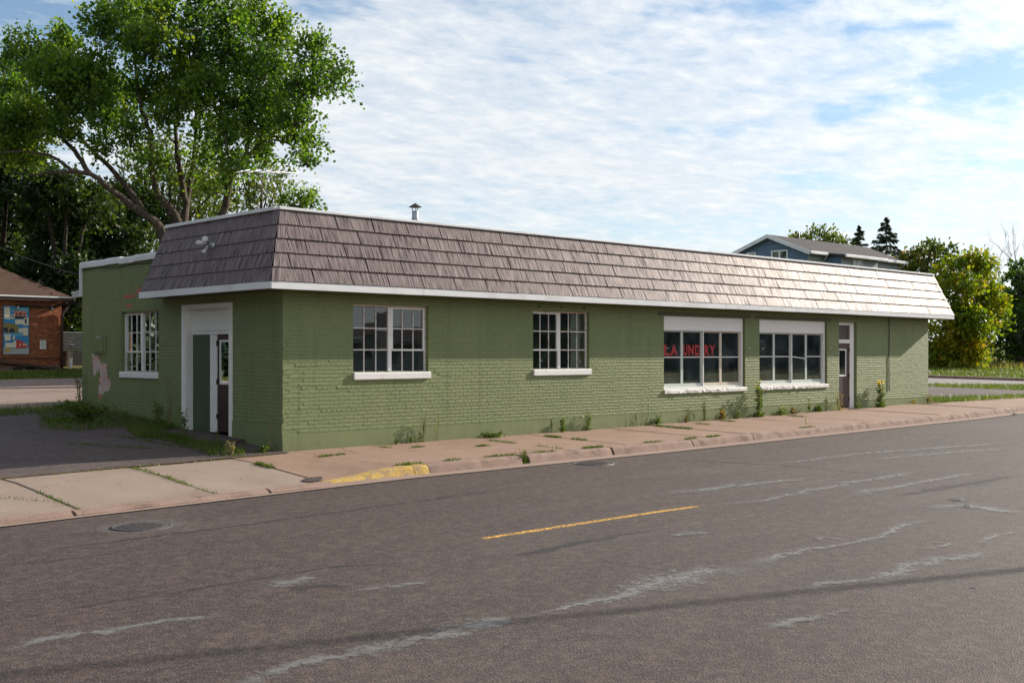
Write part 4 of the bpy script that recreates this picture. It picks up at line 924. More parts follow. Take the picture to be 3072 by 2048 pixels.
b = MB(); b.bbox(R+.012, R+.055, 1.79, 2.508, .215, 2.032, .004); dr = b.build('door', M_BROWN, bld); dr['label'] = 'dark brown side door with narrow glass'
X0 = R + .002
b = MB()
for (a, c, p, q) in ((2.37, 2.41, 1.10, 1.93), (1.88, 1.92, 1.10, 1.93), (1.922, 2.368, 1.10, 1.14), (1.922, 2.368, 1.89, 1.93)): b.bbox(X0-.004, X0+.012, a, c, p, q, .003)
b.build('glazing_bead', M_WHITE, dr)
MB().quad((X0+.006, 1.92, 1.14), (X0+.006, 2.37, 1.14), (X0+.006, 2.37, 1.89), (X0+.006, 1.92, 1.89)).build('pane', M_GLASS, dr)
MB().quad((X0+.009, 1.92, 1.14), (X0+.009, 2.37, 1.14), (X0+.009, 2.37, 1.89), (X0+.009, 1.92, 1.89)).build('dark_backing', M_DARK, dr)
for z in (.45, 1.1, 1.82): MB().bbox(R-.012, R+.012, 2.495, 2.516, z, z+.1, .003).build('hinge', M_DARK, dr)
b = MB(); vs = [(-.62, 1.35), (-.66, 3.25), (-.35, 3.62), (.14, 3.62), (.14, 1.70), (-.02, 1.69), (-.02, 1.2)]
b.add([(x, y, .185 - .05*(-x) - (.03 if y < 2 else 0)) for x, y in vs] + [(x, y, -.2) for x, y in vs], [tuple(range(7))] + [(i, (i+1) % 7, 7 + (i+1) % 7, 7 + i) for i in range(7)])
b.build('door_step', M_LOT, bld)
# hatch on the side wall, cable at its top edge, wall conduit at the right
b = MB(); b.bbox(-.03, .0, 6.985, 7.49, 1.665, 2.06, .006); ht = b.build('wall_hatch', M_GREEN, bld)
MB().bbox(-.05, -.031, 7.07, 7.46, 1.71, 2.02, .005).build('hatch_door', M_GREEN, ht); MB().bbox(-.056, -.03, 7.14, 7.40, 2.0, 2.05, .004).build('latch', M_STEEL, ht)
b = MB(); b.tube([(21.0, -.012, 2.74), (21.01, -.014, 2.2), (20.99, -.013, 1.6), (21.0, -.014, .55)], .011, 6); b.build('cable', M_DARK, bld)
b = MB(); b.tube([(-.012, 8.2, 3.52), (-.013, 7.4, 3.55), (-.012, 6.6, 3.49), (-.012, 5.6, 3.52), (-.012, 4.45, 3.5)], .007, 6); b.build('cable', M_DARK, bld)
# floodlight on the side slope
fc = ml(2.0, .59, .03)
fl = thing('floodlight', 'twin-bulb floodlight on the dark side slope of the roof', 'floodlight', tuple(fc))
MB().lathe((0, 0, 0), [(.001, .03), (.05, .03), (.06, 0)], 14).build('base_plate', M_STEEL, fl).matrix_basis = Matrix.Translation(fc) @ Vector((-1.255, 0, .48)).to_track_quat('Z', 'Y').to_matrix().to_4x4()
def lamp_head(p0, d, r, L, mat2):
    p0, d = Vector(p0), Vector(d).normalized(); b = MB(); b.tube([p0, p0 + d*.05], .014, 8); b.tube([p0 + d*.04, p0 + d*.10, p0 + d*.12], [.025, .028, .032], 12); h = b.build('lamp_holder', M_STEEL, fl)
    b = MB(); q = p0 + d*.115; b.tube([q, q + d*L*.45, q + d*L*.85, q + d*L], [.03, r*.85, r, r*.86], 14); b.build('bulb', mat2, h)
M_BULB = mottled('frosted_reflector_bulb', (.45, .45, .44), (.55, .52, .46), 9, .15, 20, .1, .002, .8)
ctr = fc + Vector((-.06, 0, .03))
MB().tube([fc, ctr], .02, 8).build('arm', M_STEEL, fl)
lamp_head(ctr, (-.5, .75, .05), .062, .14, M_BULB); lamp_head(ctr, (-.75, -.62, .28), .062, .14, M_BULB); lamp_head(ctr, (-.55, .1, -.8), .045, .10, M_BULB)

# ------------------------------------------------------------------ vegetation builders
def unit(v): return v / np.maximum(np.linalg.norm(v, axis=1, keepdims=True), 1e-9)
def leaf_cards(P, size, tint, up=.35, aspect=1.5, dirs=None):
    # one diamond-shaped folded leaf per point
    n = len(P); d = unit(rng.normal(size=(n, 3)) + np.array([0, 0, -.25])) if dirs is None else unit(dirs + rng.normal(size=(n, 3)) * .55)
    nr = unit(rng.normal(size=(n, 3)) + np.array([0, 0, up])); s = unit(np.cross(d, nr)); nr = np.cross(s, d)
    L = (size * rng.uniform(.6, 1.35, n))[:, None]; W = L / aspect
    V = np.stack([P - d*L*.5, P + s*W*.5 + nr*W*.12, P + d*L*.5, P - s*W*.5 + nr*W*.12], 1).reshape(-1, 3)
    Fc = np.arange(4*n).reshape(n, 4); return V, Fc, tint
def crown_points(lobes, dens, tw_len, per, up=.5, hollow=.45, jit=.10):
    # lobes: (centre, radii); leafy twigs grow outward from each lobe
    Pts, Tn, Dr = [], [], []
    for c, r in lobes:
        lt = rng.normal(0, .13); c = np.array(c); r = np.array(r); n = max(6, int(dens * (r[0]*r[1] + r[1]*r[2] + r[0]*r[2])))
        q = unit(rng.normal(size=(n, 3))); rad = (hollow + (1 - hollow) * rng.random((n, 1)) ** .7); P0 = c + q * rad * r * .92
        dr = unit(q * r / r.max() * .9 + np.array([0, 0, up]) + rng.normal(size=(n, 3)) * .45)
        L = tw_len * rng.uniform(.5, 1.3, (n, 1)); tb = rng.normal(0, .16, n)
        for k in range(per):
            t = (k + rng.random((n, 1))) / per
            droop = np.zeros((n, 3)); droop[:, 2] = -(t[:, 0] ** 2) * L[:, 0] * .25
            Pts.append(P0 + dr * L * t + droop + rng.normal(size=(n, 3)) * jit); Tn.append(.42 + lt + tb + rng.normal(0, .13, n) + t[:, 0] * .10); Dr.append(dr)
    return np.concatenate(Pts), np.clip(np.concatenate(Tn), 0, 1), np.concatenate(Dr)
def limb(b, pts, r0, r1, n=7, wob=.06):
    P = [Vector(p) for p in pts]; out = []; m = 5
    for i in range(len(P) - 1):
        a = P[max(i-1, 0)]; p, q = P[i], P[i+1]; c = P[min(i+2, len(P)-1)]
        for k_ in range(m):
            t = k_ / m
            out.append(.5 * ((2*p) + (q - a)*t + (2*a - 5*p + 4*q - c)*t*t + (3*p - a - 3*q + c)*t**3) + Vector(rng.normal(0, wob * r0 * 2, 3)))
    out.append(P[-1]); nn = len(out)
    b.tube(out, [lerp(r0, r1, i/(nn-1)) for i in range(nn)], n, 0); return out
def tree(name, label, lobes, dens, tw, per, size, leaf_mat, bark, trunk_r, base=None, limbs=None, group=None, up=.5, hollow=.45, cat='tree', sub=3, aspect=1.5, jit=.10):
    cs = np.array([c for c, r in lobes]); cx, cy = cs[:, 0].mean(), cs[:, 1].mean()
    base = Vector(base) if base is not None else Vector((cx, cy, g(cx, cy)))
    t = thing(name, label, cat, tuple(base), group)
    b = MB()
    if limbs is None:
        zt = cs[:, 2].max(); zl = cs[:, 2].min(); fork = base.lerp(Vector((cx, cy, max(zl, base.z + .5))), .75)
        limb(b, [base - Vector((0, 0, .2)), base.lerp(fork, .5) + Vector((.05, .03, 0)), fork], trunk_r, trunk_r*.75, 9)
        for c, r in lobes:
            c = Vector(c); limb(b, [fork, fork.lerp(c, .5) + Vector((0, 0, .12 * (c - fork).length)), c + Vector((0, 0, r[2]*.35))], trunk_r*.5, .02, 6)
    else:
        for i, (pts, r0, r1) in enumerate(limbs):
            if i == 0: limb(b, pts, r0, r1, 9)
            else: bl = MB(); limb(bl, pts, r0 * .6, r1 * .6, 9); bl.build('limb', bark, t)
    b.build('trunk', bark, t); b = MB()
    for c, r in lobes:                          # small branches inside every lobe
        for _ in range(sub):
            q = unit(rng.normal(size=(1, 3)) + np.array([[0, 0, .5]]))[0]; e = Vector(c) + Vector(q * np.array(r) * .85)
            limb(b, [Vector(c) - Vector((0, 0, r[2]*.5)), Vector(c).lerp(e, .4), e], .035 * max(.5, trunk_r/.25), .008, 5, .1)
    if sub: b.build('branches', bark, t)['kind'] = 'stuff'
    P, T, Dv = crown_points(lobes, dens, tw, per, up, hollow, jit)
    V, Fc, T = leaf_cards(P, size, T, dirs=Dv, aspect=aspect); link('crown', np_mesh('crown', V, Fc, leaf_mat, T), t)
    return t
def lobes_px(L, d, s, x0, y0, dj=1.6, depth_r=.9):
    out = []
    for (cx, cy, rx, ry) in L:
        dd = d + rng.uniform(-dj, dj); c = at(x0 + cx/s, y0 + cy/s, dd); a, v = rx/s*dd/F, ry/s*dd/F
        out.append((tuple(c), (a, max(a, v) * depth_r if depth_r else a, v)))
    return out

# big multi-stemmed maple behind the building
ML = [(150,400,150,200),(90,620,120,130),(400,300,85,190),(330,500,170,150),(640,170,110,170),(560,480,160,160),(800,120,110,160),(900,300,160,170),(1010,130,120,160),(1230,130,90,150),(1200,350,140,160),(1420,170,130,180),(1590,150,130,180),(1500,420,170,180),(1760,240,90,160),(1700,480,150,170),(1960,340,90,160),(2090,500,110,100),(1900,560,120,100),(1350,600,150,150),(1550,700,140,160),(1650,800,100,130),(1850,750,120,100),(1890,900,95,105),(1930,1020,60,55),(700,620,170,130),(950,600,150,110),(450,640,150,140),(250,750,170,110),(70,800,120,120),(380,830,100,70),(820,860,75,140),(1430,900,90,150),(1480,1050,70,75),(1300,830,80,100),(1150,520,100,150),(-120,520,140,220),(-100,760,140,160),(1750,640,100,100),(60,930,130,90),(-80,900,140,120),(230,880,110,60),(160,1010,120,60),(650,760,110,90),(1050,740,90,100),(1180,640,90,100),(1000,1010,70,90),(1260,1010,70,90),(900,1000,50,70),(1360,1180,80,70),(640,930,80,70),(1640,960,80,80)]
S5 = 2.091
mp = lambda x, y, d: at(x/S5, y/S5, d)
mb = Vector((5.0, 14.3, g(5, 14.3)))
ML_l = []
for (cx, cy, rx, ry) in ML:
    dd = 33 + rng.uniform(-2.6, 2.6); c = mp(cx, cy, dd); a, v = rx/S5*dd/F, ry/S5*dd/F; ML_l.append((tuple(c), (a*.93, a*1.1, v*.92)))
fork = mp(1060, 1680, 33)
limbs = [([mb - Vector((0,0,.3)), mb.lerp(fork, .55), fork], .40, .30),
 ([fork, mp(1030, 1500, 32.8), mp(960, 1380, 32.6), mp(850, 1310, 32.4), mp(700, 1190, 32.0), mp(560, 1090, 31.6), mp(380, 1080, 31.2), mp(180, 1100, 31)], .26, .05),
 ([mp(560, 1095, 31.6), mp(470, 950, 31.8), mp(370, 840, 32), mp(250, 700, 32.2), mp(150, 500, 32.4)], .13, .03),
 ([mp(470, 1085, 31.4), mp(330, 985, 31.3), mp(150, 950, 31.0), mp(0, 960, 30.8)], .09, .03),
 ([mp(900, 1330, 32.5), mp(800, 1180, 32.9), mp(680, 1040, 33.2), mp(520, 880, 33.4), mp(450, 700, 33.4), mp(420, 480, 33.4)], .17, .03),
 ([fork, mp(1110, 1390, 33.2), mp(990, 1220, 33.0), mp(950, 1000, 32.8), mp(940, 830, 32.8), mp(880, 660, 32.8), mp(850, 400, 33), mp(820, 180, 33)], .22, .03),
 ([fork, mp(1165, 1330, 34.2), mp(1130, 1100, 34.4), mp(1105, 850, 34.4), mp(1110, 600, 34.4), mp(1050, 350, 34.4)], .20, .03),
 ([mp(1165, 1330, 34.3), mp(1210, 1050, 34.8), mp(1230, 800, 34.8), mp(1240, 400, 34.8), mp(1240, 180, 34.8)], .15, .03),
 ([mp(1100, 900, 34.4), mp(1020, 820, 34.0), mp(900, 700, 33.6)], .07, .02),
 ([fork + Vector((.6, .3, -.4)), mp(1395, 1340, 33.6), mp(1430, 1170, 33.4), mp(1530, 1010, 33.3), mp(1680, 870, 33.2), mp(1850, 850, 33.2)], .22, .04),
 ([mp(1425, 1180, 33.4), mp(1390, 1000, 33.2), mp(1370, 800, 33.0), mp(1400, 500, 33.0), mp(1420, 220, 33.0)], .13, .03),
 ([mp(1540, 1000, 33.3), mp(1570, 800, 33.5), mp(1640, 600, 33.5), mp(1800, 560, 33.3), mp(2000, 480, 33.3)], .13, .03),
 ([mp(1570, 780, 33.5), mp(1620, 520, 33.6), mp(1650, 300, 33.6)], .09, .02),
 ([mp(1680, 870, 33.2), mp(1800, 900, 33.2), mp(1900, 980, 33.2)], .05, .02)]
tree('maple_tree', 'tall spreading multi-stemmed maple behind the left end of the building', ML_l, 98, .66, 16, .112, M_MAPLE, M_BARK, .3, mb, limbs, up=.7, hollow=.1, aspect=1.3, jit=.075)
# darker trees further back on the left
def px_lobes(items): 
    return [(tuple(at(x, y, d)), (rx*d/F, rx*d/F, ry*d/F)) for x, y, d, rx, ry in items]
BK = 'trees behind the left end of the building'
tree('background_tree', 'light green tree seen between the maple limbs', px_lobes([(420,500,50,70,60),(500,450,51,60,60),(560,520,51,60,60),(640,470,51,50,60),(480,570,50,80,60),(640,600,50,60,60),(380,590,49,70,60)]), 30, .5, 8, .16, M_OLIVE, M_BARKD, .22, group=BK, up=.3)
tree('background_tree', 'very dark leafy tree at the far left edge behind the brick roof', px_lobes([(30,500,46,80,60),(-60,540,46,90,80),(30,640,50,90,110),(-90,700,50,100,130),(90,560,51,80,80),(20,780,49,90,80)]), 100, .6, 8, .20, M_DEEP, M_BARKD, .3, group=BK, up=.1)
tree('background_tree', 'dark dense tree rising right of the brick roof', px_lobes([(120,545,44,70,55),(200,570,44,70,50),(280,610,45,60,50),(190,740,46,90,90),(150,640,47,80,80),(250,660,47,80,90),(120,830,45,70,50),(230,830,44.5,80,60),(200,920,45,70,70)]), 100, .6, 8, .19, M_DEEP, M_BARKD, .3, group=BK, up=.1)
tree('background_tree', 'mid green tree filling the gap beside the shaded side wall', px_lobes([(340,700,48,85,90),(420,640,49,70,80),(320,800,47,80,80),(420,760,47,80,80),(330,610,49,70,60)]), 90, .55, 8, .18, M_DEEP, M_BARKD, .28, group=BK, up=.2)
tree('background_tree', 'lighter olive tree between the maple stems', px_lobes([(520,640,54,60,80),(600,620,54,60,70),(560,560,55,50,60),(640,560,55,50,70)]), 34, .5, 8, .17, M_OLIVE, M_BARKD, .22, group=BK, up=.3)
tree('background_tree', 'slender light green tree behind the rooftop aerial', px_lobes([(720,540,52,45,70),(790,530,52,45,70),(740,600,52,50,50),(800,600,52,50,40),(840,560,53,30,60)]), 34, .5, 8, .16, M_OLIVE, M_BARKD, .18, group=BK, up=.3)
tree('background_tree', 'small rounded tree showing above the roof corner', px_lobes([(905,592,42,42,32),(880,610,42,40,30),(935,610,42,30,24)]), 70, .35, 8, .13, M_MAPLE, M_BARKD, .12, group=BK, up=.3)
tree('background_tree', 'low pale-leaved bush in front of the dark trees on the left', px_lobes([(95,800,47,46,36),(140,770,47,40,32),(60,830,47,46,32)]), 60, .4, 8, .15, M_MAPLE, M_BARKD, .12, group=BK, up=.2)
# trees at the right
RX = lambda L, d, dj=1.5: lobes_px(L, d, 2.489, 2600, 620, dj)
tree('turning_tree', 'big yellow-green tree turning orange beside the side street', RX([(640,470,90,100),(820,400,110,80),(860,480,100,90),(720,600,150,100),(560,560,70,100),(920,730,130,100),(980,850,90,70),(650,780,150,120),(800,880,170,120),(860,1030,90,90),(720,1060,160,100),(560,950,90,130),(560,1080,90,90),(880,620,110,80),(660,1130,120,60),(800,1120,110,60),(500,1120,70,60),(740,960,120,90),(740,830,120,90)], 58), 64, .5, 8, .21, M_AUTUMN, M_BARKD, .14, group='trees along the side street', up=.3, hollow=.2)
tree('turning_tree', 'green tree with orange tips beside the blue house', RX([(430,360,120,80),(300,430,100,70),(500,300,60,50),(600,370,70,80),(420,470,150,60),(180,460,70,50)], 68), 40, .5, 8, .22, M_AUTUMN2, M_BARKD, .3, group='trees along the side street', up=.35)
tree('broadleaf_tree', 'tall dark green tree cut by the right edge', RX([(1120,620,120,150),(1060,800,110,150),(1130,480,70,80),(1180,850,120,200),(1080,1010,130,110),(1200,1050,120,90),(1000,1080,70,60),(1300,600,140,200),(1320,900,140,200)], 64), 40, .6, 8, .24, M_DARKLEAF, M_BARKD, .35, group='trees along the side street', up=.2)
tree('broadleaf_tree', 'yellow-green tree top showing behind the blue house roof', px_lobes([(2400,735,78,36,32),(2460,722,78,42,40),(2510,738,78,32,30),(2440,760,78,80,30)]), 30, .7, 8, .24, M_OLIVE, M_BARKD, .25, up=.5)
def spruce(label, px, tip_y, d, half):
    tip = at(px, tip_y, d); bz = g(tip.x, tip.y); H = tip.z - bz; t = thing('spruce_tree', label, 'tree', (tip.x, tip.y, bz), 'spruces behind the blue house')
    b = MB(); b.tube([(tip.x, tip.y, bz - .2), (tip.x, tip.y, tip.z - .1)], [.22, .015], 8)
    Pts, Dr = [], []; z = .15
    while z < H * .8:
        R = half * min(1, (z / (H*.42)) ** .85); nb = 7
        for _ in range(nb):
            a = rng.uniform(0, 6.283); L = R * rng.uniform(.65, 1.15); dr = Vector((math.cos(a), math.sin(a), 0)); p0 = Vector((tip.x, tip.y, tip.z - z + rng.uniform(-.15, .15)))
            pts = [p0 + dr * L * s + Vector((0, 0, -.45 * L * s + .38 * L * s * s)) for s in (0, .35, .7, 1)]
            b.tube(pts, [.03, .022, .014, .006], 4, cap=False)
            n = int(12 + 24 * L)
            s = rng.random(n) ** .7
            for k_ in s:
                q = p0 + dr * L * k_ + Vector((0, 0, -.45*L*k_ + .38*L*k_*k_)); side = Vector((-dr.y, dr.x, 0)) * rng.normal(0, .16 * L * (1.1 - k_) + .04)
                Pts.append(q + side + Vector((0, 0, -abs(rng.normal(0, .10))))); Dr.append(dr + side * 1.2 + Vector((0, 0, -.5)))
        z += .36 + .14 * z / H
    b.build('trunk', M_BARKD, t); P = np.array(Pts); D_ = np.array(Dr); T = np.clip(rng.normal(.45, .2, len(P)), 0, 1)
    V, Fc, T = leaf_cards(P, .30, T, dirs=D_ * 2, aspect=2.6); link('crown', np_mesh('crown', V, Fc, M_NEEDLE, T), t)
spruce('taller dark spruce right of the blue house roof', 2659, 652, 82, 2.3)
spruce('shorter dark spruce behind the blue house roof', 2577, 677, 84, 1.9)
def bare(label, px, top_y, d):
    tp = at(px, top_y, d); bz = g(tp.x, tp.y); t = thing('bare_tree', label, 'tree', (tp.x, tp.y, bz)); b = MB()
    def grow(p, dr, L, r, lv):
        e = p + dr * L + Vector((0, 0, .06 * L)); m = p.lerp(e, .5) + Vector(rng.normal(0, .04 * L, 3)); b.tube([p, m, e], [r, r*.8, r*.6], 5 if lv > 2 else 4, cap=False)
        if lv == 0: return
        for _ in range(3 if lv > 2 else 2):
            q = Vector(rng.normal(0, 1, 3)); q.z = abs(q.z)*.5; grow(e, (dr + q * .42).normalized(), L * rng.uniform(.62, .85), r * .58, lv - 1)
    H = tp.z - bz; grow(Vector((tp.x, tp.y, bz - .1)), Vector((0, 0, 1)), H * .36, .11, 5)
    b.build('branches', M_BARKD, t)
bare('leafless tree standing above the dark trees at the right edge', 3020, 752, 78)

# ------------------------------------------------------------------ grass, weeds
def blades(P, h, wd, mat, name, parent=None, tint=None, lean=.5):
    n = len(P); a = rng.uniform(0, 6.283, n); H = h * rng.uniform(.45, 1.3, n); d = np.stack([np.cos(a), np.sin(a), np.zeros(n)], 1); s = np.stack([-np.sin(a), np.cos(a), np.zeros(n)], 1)
    ln = np.abs(rng.normal(0, lean, n))[:, None]; W = (wd * rng.uniform(.6, 1.3, n))[:, None]
    mid = P + d * ln * H[:, None] * .35; mid[:, 2] += H * .6; tip = P + d * ln * H[:, None]; tip[:, 2] += H
    V = np.stack([P - s*W, P + s*W, mid + s*W*.7, mid - s*W*.7, tip], 1).reshape(-1, 3)
    i = np.arange(n)[:, None] * 5; Fc = np.concatenate([i + np.array([[0, 1, 2, 3]]), i + np.array([[3, 2, 4, 4]])], 0)
    # triangles written as quads would be degenerate: use triangles throughout
    Tr = np.concatenate([i + np.array([[0, 1, 2]]), i + np.array([[0, 2, 3]]), i + np.array([[3, 2, 4]])], 0)
    T = np.clip(rng.normal(.4, .2, n) if tint is None else tint, 0, 1); return link(name, np_mesh(name, V, Tr, mat, np.concatenate([T, T, T])), parent)
def scatter(poly, n, fn=g, edge=0):
    xs = [p[0] for p in poly]; ys = [p[1] for p in poly]; out = []
    while len(out) < n:
        q = rng.uniform((min(xs), min(ys)), (max(xs), max(ys)), (n * 2, 2)); out += [p for p in q if inside(p, poly)]
    out = np.array(out[:n]); return np.column_stack([out, [fn(x, y) - .01 for x, y in out]])
tag(blades(np.concatenate([scatter([(-2.35,6.75),(-1.5,6.85),(-2.3,4.6),(-1.8,4.0),(-.9,4.1),(-.02,3.9),(-.02,8.5),(-.9,8.15),(-1.9,7.95)], 5200), scatter([(-1.35,2.75),(-.9,4.1),(-.05,4.0),(-.1,3.55),(-.66,3.3),(-.7,2.2)], 1900), scatter([(-1.25,.2),(-1.1,2.1),(-1.35,2.8),(-.66,2.6),(-.55,1.25),(-.5,.3),(-.85,-.15)], 1800)]), .12, .005, M_GRASS, 'verge_grass', lean=.9), 'long grass along the foot of the shaded side wall', 'grass', kind='stuff')
tag(blades(scatter([(-2.3,6.7),(-12,6.4),(-30,6.2),(-30,7.9),(-2,7.95),(-1.4,7.5)], 6000), .09, .008, M_GRASS, 'lot_edge_grass', lean=.7), 'grass strip between the asphalt lot and the gravel yard', 'grass', kind='stuff')
tag(blades(scatter([(-12,19.2),(2,19.2),(9,19.6),(9,26),(5,23.4),(-12,22.5)], 14000), .13, .014, M_GRASS, 'lawn_strip', lean=.6), 'bright grass strip in front of the brick building', 'grass', kind='stuff')
tag(blades(np.concatenate([scatter([(30.2,3.3),(25.6,5.0),(26.8,5.6),(31.4,3.9),(36.2,2.1),(44,-.9),(40,-1.6),(32.8,.8)], 7000), scatter([(23.6,-.6),(23.7,.6),(25.2,.95),(29.6,-.35),(37,-2.2),(33,-2.3),(28,-1.2)], 3800)]), .11, .008, M_GRASS, 'roadside_grass', lean=.6), 'patchy grass round the gravel beside the right end', 'grass', kind='stuff')
tag(blades(np.concatenate([scatter([(35.7,6.05),(30,10.2),(34,14),(43,9.7),(49.5,7.6),(60,2),(52,-1.5),(46,.5),(39.2,3.5)], 15000)]), .16, .014, M_GRASS, 'far_verge_grass', lean=.6), 'green grass on the far side of the side street', 'grass', kind='stuff')
tag(blades(scatter([(43,10),(49.5,7.7),(62,3),(75,6),(70,22),(50,16)], 12000), .32, .02, M_GRASSD, 'tall_dry_grass', lean=.7), 'tall yellowing grass rising under the trees at the right', 'grass', kind='stuff')
# grass in the slab joints
J = []
def along(p, q, n, wd, fn=walk_z):
    t = rng.random(n)[:, None]; P = np.array(p)[None] * (1 - t) + np.array(q)[None] * t + rng.normal(0, wd, (n, 2)); J.append(np.column_stack([P, [fn(x, y) - .012 for x, y in P]]))
for px, py, wx, wy, n in [(2130/2,0,0,0,0)]: pass
for p, q, n in [((-2.86,-.35),(-2.86,-2.2),420), ((-2.86,-2.2),(-2.86,-3.0),90), ((-4.72,-1.6),(-4.72,-2.9),120), ((-6.2,-.4),(-4.75,-2.3),160), ((-1.12,-1.05),(-1.12,-1.5),190), ((1.82,-.35),(1.82,-.6),40), ((4.22,-.6),(4.22,-1.3),150), ((4.22,-1.9),(4.22,-2.6),60), ((5.80,-.6),(5.80,-1.0),170), ((5.80,-1.3),(5.80,-1.7),90), ((9.66,-.3),(9.66,-1.3),200), ((10.88,-.5),(10.88,-.9),60), ((12.1,-.3),(12.1,-.75),90), ((14.9,-.4),(14.9,-.9),80), ((3.3,-2.73),(3.9,-2.74),60), ((2.2,-2.73),(2.9,-2.74),130), ((4.6,-2.73),(5.1,-2.75),160), ((6.3,-2.73),(6.8,-2.75),60), ((7.6,-2.73),(7.9,-2.75),70), ((8.3,-2.73),(8.7,-2.75),90), ((1.3,-2.73),(1.6,-2.75),50), ((.3,-2.72),(.8,-2.74),90), ((11.8,-2.7),(12.3,-2.75),50), ((2.2,-.75),(2.45,-.78),60), ((.05,-1.03),(.6,-.98),120), ((3.25,-1.35),(3.5,-1.34),110)]:
    along(p, q, int(n * (2.2 if p[0] > -1.5 else .8)), .028 if p[0] > -1.5 else .016)
tag(blades(np.concatenate(J), .05, .006, M_GRASS, 'joint_grass', tint=None, lean=1.1), 'tufts of grass in the cracks between sidewalk slabs', 'grass', kind='stuff')
along_edge = []
P = np.column_stack([rng.uniform(-9, -.4, 900), rng.normal(-.25, .07, 900)]); P = np.column_stack([P, [max(g(x, y), walk_z(x, y)) - .005 for x, y in P]])
tag(blades(P, .035, .005, M_GRASSD, 'edge_grass', lean=1.0), 'thin dry grass along the back edge of the driveway slabs', 'grass', kind='stuff')
lc = []
for a, c in (((-1.5, 3.0), (-1.2, 1.2)), ((-2.6, 2.6), (-1.7, 1.3))):
    t = rng.random(260)[:, None]; P = np.array(a)*(1-t) + np.array(c)*t + rng.normal(0, .035, (260, 2)); lc.append(np.column_stack([P, [g(x, y) + .005 for x, y in P]]))
tag(blades(np.concatenate(lc), .04, .005, M_GRASS, 'lot_crack_grass', lean=1.0), 'green growth in the parking lot cracks', 'grass', kind='stuff')

WG = 'weeds along the wall'
def weed(label, x, y, h, spread, stems=5, leaf=.05, n=90, mat=None, flower=None, fn=walk_z, bushy=.5, low=0, group=WG, z=None):
    mat = mat or M_WEED; z0 = fn(x, y) if z is None else z; t = thing('weed', label, 'weed', (x, y, z0), group)
    b = MB(); Pts, Dr, Fl = [], [], []
    for s in range(stems):
        a = rng.uniform(0, 6.283); r = spread * rng.uniform(.2, 1); H = h * rng.uniform(.55, 1.05) if s else h
        e = Vector((x + r*math.cos(a), min(y + r*math.sin(a)*.6, y + .06), z0 + H)); m = Vector((x, y, z0)).lerp(e, .5) + Vector((rng.normal(0, .02), rng.normal(0, .015), H*.08))
        pts = [Vector((x + rng.normal(0, .015), y, z0 - .02)), m, e]; b.tube(pts, [.006, .0045, .002], 5, cap=False)
        k_ = int(n / stems)
        for i in range(k_):
            u = rng.random() ** (1.6 if bushy > .5 else .9); q = pts[0].lerp(m, u*2) if u < .5 else m.lerp(e, u*2-1)
            w_ = spread * bushy * (1 - u*.75) + .012; o_ = Vector((rng.normal(0, w_), rng.normal(0, w_*.6), rng.normal(0, .02))); Pts.append(q + o_ * .6); Dr.append(o_ / max(o_.length, 1e-4) + Vector((0, 0, .35)))
        if flower: Fl += [e + Vector(rng.normal(0, .03, 3)) for _ in range(flower)]
    for i in range(low):
        a = rng.uniform(0, 6.283); r = spread * rng.uniform(.2, 1.25); Pts.append(Vector((x + r*math.cos(a), y + r*math.sin(a)*.6, z0 + .015 + .07*rng.random()))); Dr.append(Vector((math.cos(a), math.sin(a)*.6, .5)))
    b.build('stem', M_STEM, t)
    P = np.array([tuple(p) for p in Pts]); P[:, 1] = np.minimum(P[:, 1], y + .07) if fn is walk_z and x > 0 else P[:, 1]; P[:, 2] = np.maximum(P[:, 2], z0 + .006)
    V, Fc, T = leaf_cards(P, leaf, np.clip(rng.normal(.45, .2, len(P)), 0, 1), dirs=np.array([tuple(d) for d in Dr]) * 1.6, aspect=2.0); link('leaves', np_mesh('leaves', V, Fc, mat, T), t)
    if Fl:
        P = np.array([tuple(p) for p in Fl]); V, Fc, T = leaf_cards(P, .035, rng.random(len(P)), aspect=1.2); link('flowers', np_mesh('flowers', V, Fc, M_FLOWER, T), t)['kind'] = 'stuff'
weed('tiny upright leaf shoot by the wall left of the thin stalks', 2.37, -.09, .10, .03, 3, .05, 26)
weed('thin tall stalks by the wall below the first window', 3.0, -.09, .50, .10, 7, .035, 70, bushy=.25, low=26)
weed('single pale stalk right of the thin stalks by the wall', 3.34, -.10, .60, .05, 2, .03, 40, mat=M_WEEDY, bushy=.2)
weed('low leafy tuft by the wall between the first two windows', 2.72, -.09, .12, .08, 5, .05, 40)
weed('flat grassy clump at the wall before the foundation joint', 4.75, -.13, .13, .30, 14, .06, 170, low=60)
weed('dandelion-like weed at the wall under the second window', 6.78, -.10, .30, .07, 6, .07, 80, low=30)
weed('bushy green weed at the wall right of the second window', 7.58, -.10, .42, .09, 9, .05, 170, bushy=.9, low=30)
weed('spindly stalk with a bent tip at the foundation step', 9.55, -.10, .50, .14, 3, .03, 24, bushy=.2, low=14)
weed('low green weed just right of the foundation step', 9.95, -.10, .22, .14, 6, .06, 80, low=30)
weed('small reddish weed left of the lettered shop window', 11.05, -.11, .17, .08, 5, .05, 60, mat=M_WEEDR, low=14)
weed('grassy weed with tall seed stalks under the lettered window', 11.75, -.11, .55, .12, 8, .035, 110, bushy=.3, low=50)
weed('rust-tinted broadleaf weed under the lettered window', 12.42, -.12, .24, .13, 6, .10, 50, mat=M_WEEDR, low=22)
weed('wide fine-leaved green weed right of the rusty one', 13.1, -.12, .36, .17, 9, .04, 150, bushy=.6, low=50)
weed('tallest bushy weed between the two shop windows', 14.0, -.14, .88, .18, 12, .075, 420, bushy=.75, low=60, flower=2)
weed('low yellow-green mat with a yellow shoot under the last window', 15.0, -.13, .20, .32, 10, .06, 140, low=70, mat=M_WEED, flower=1)
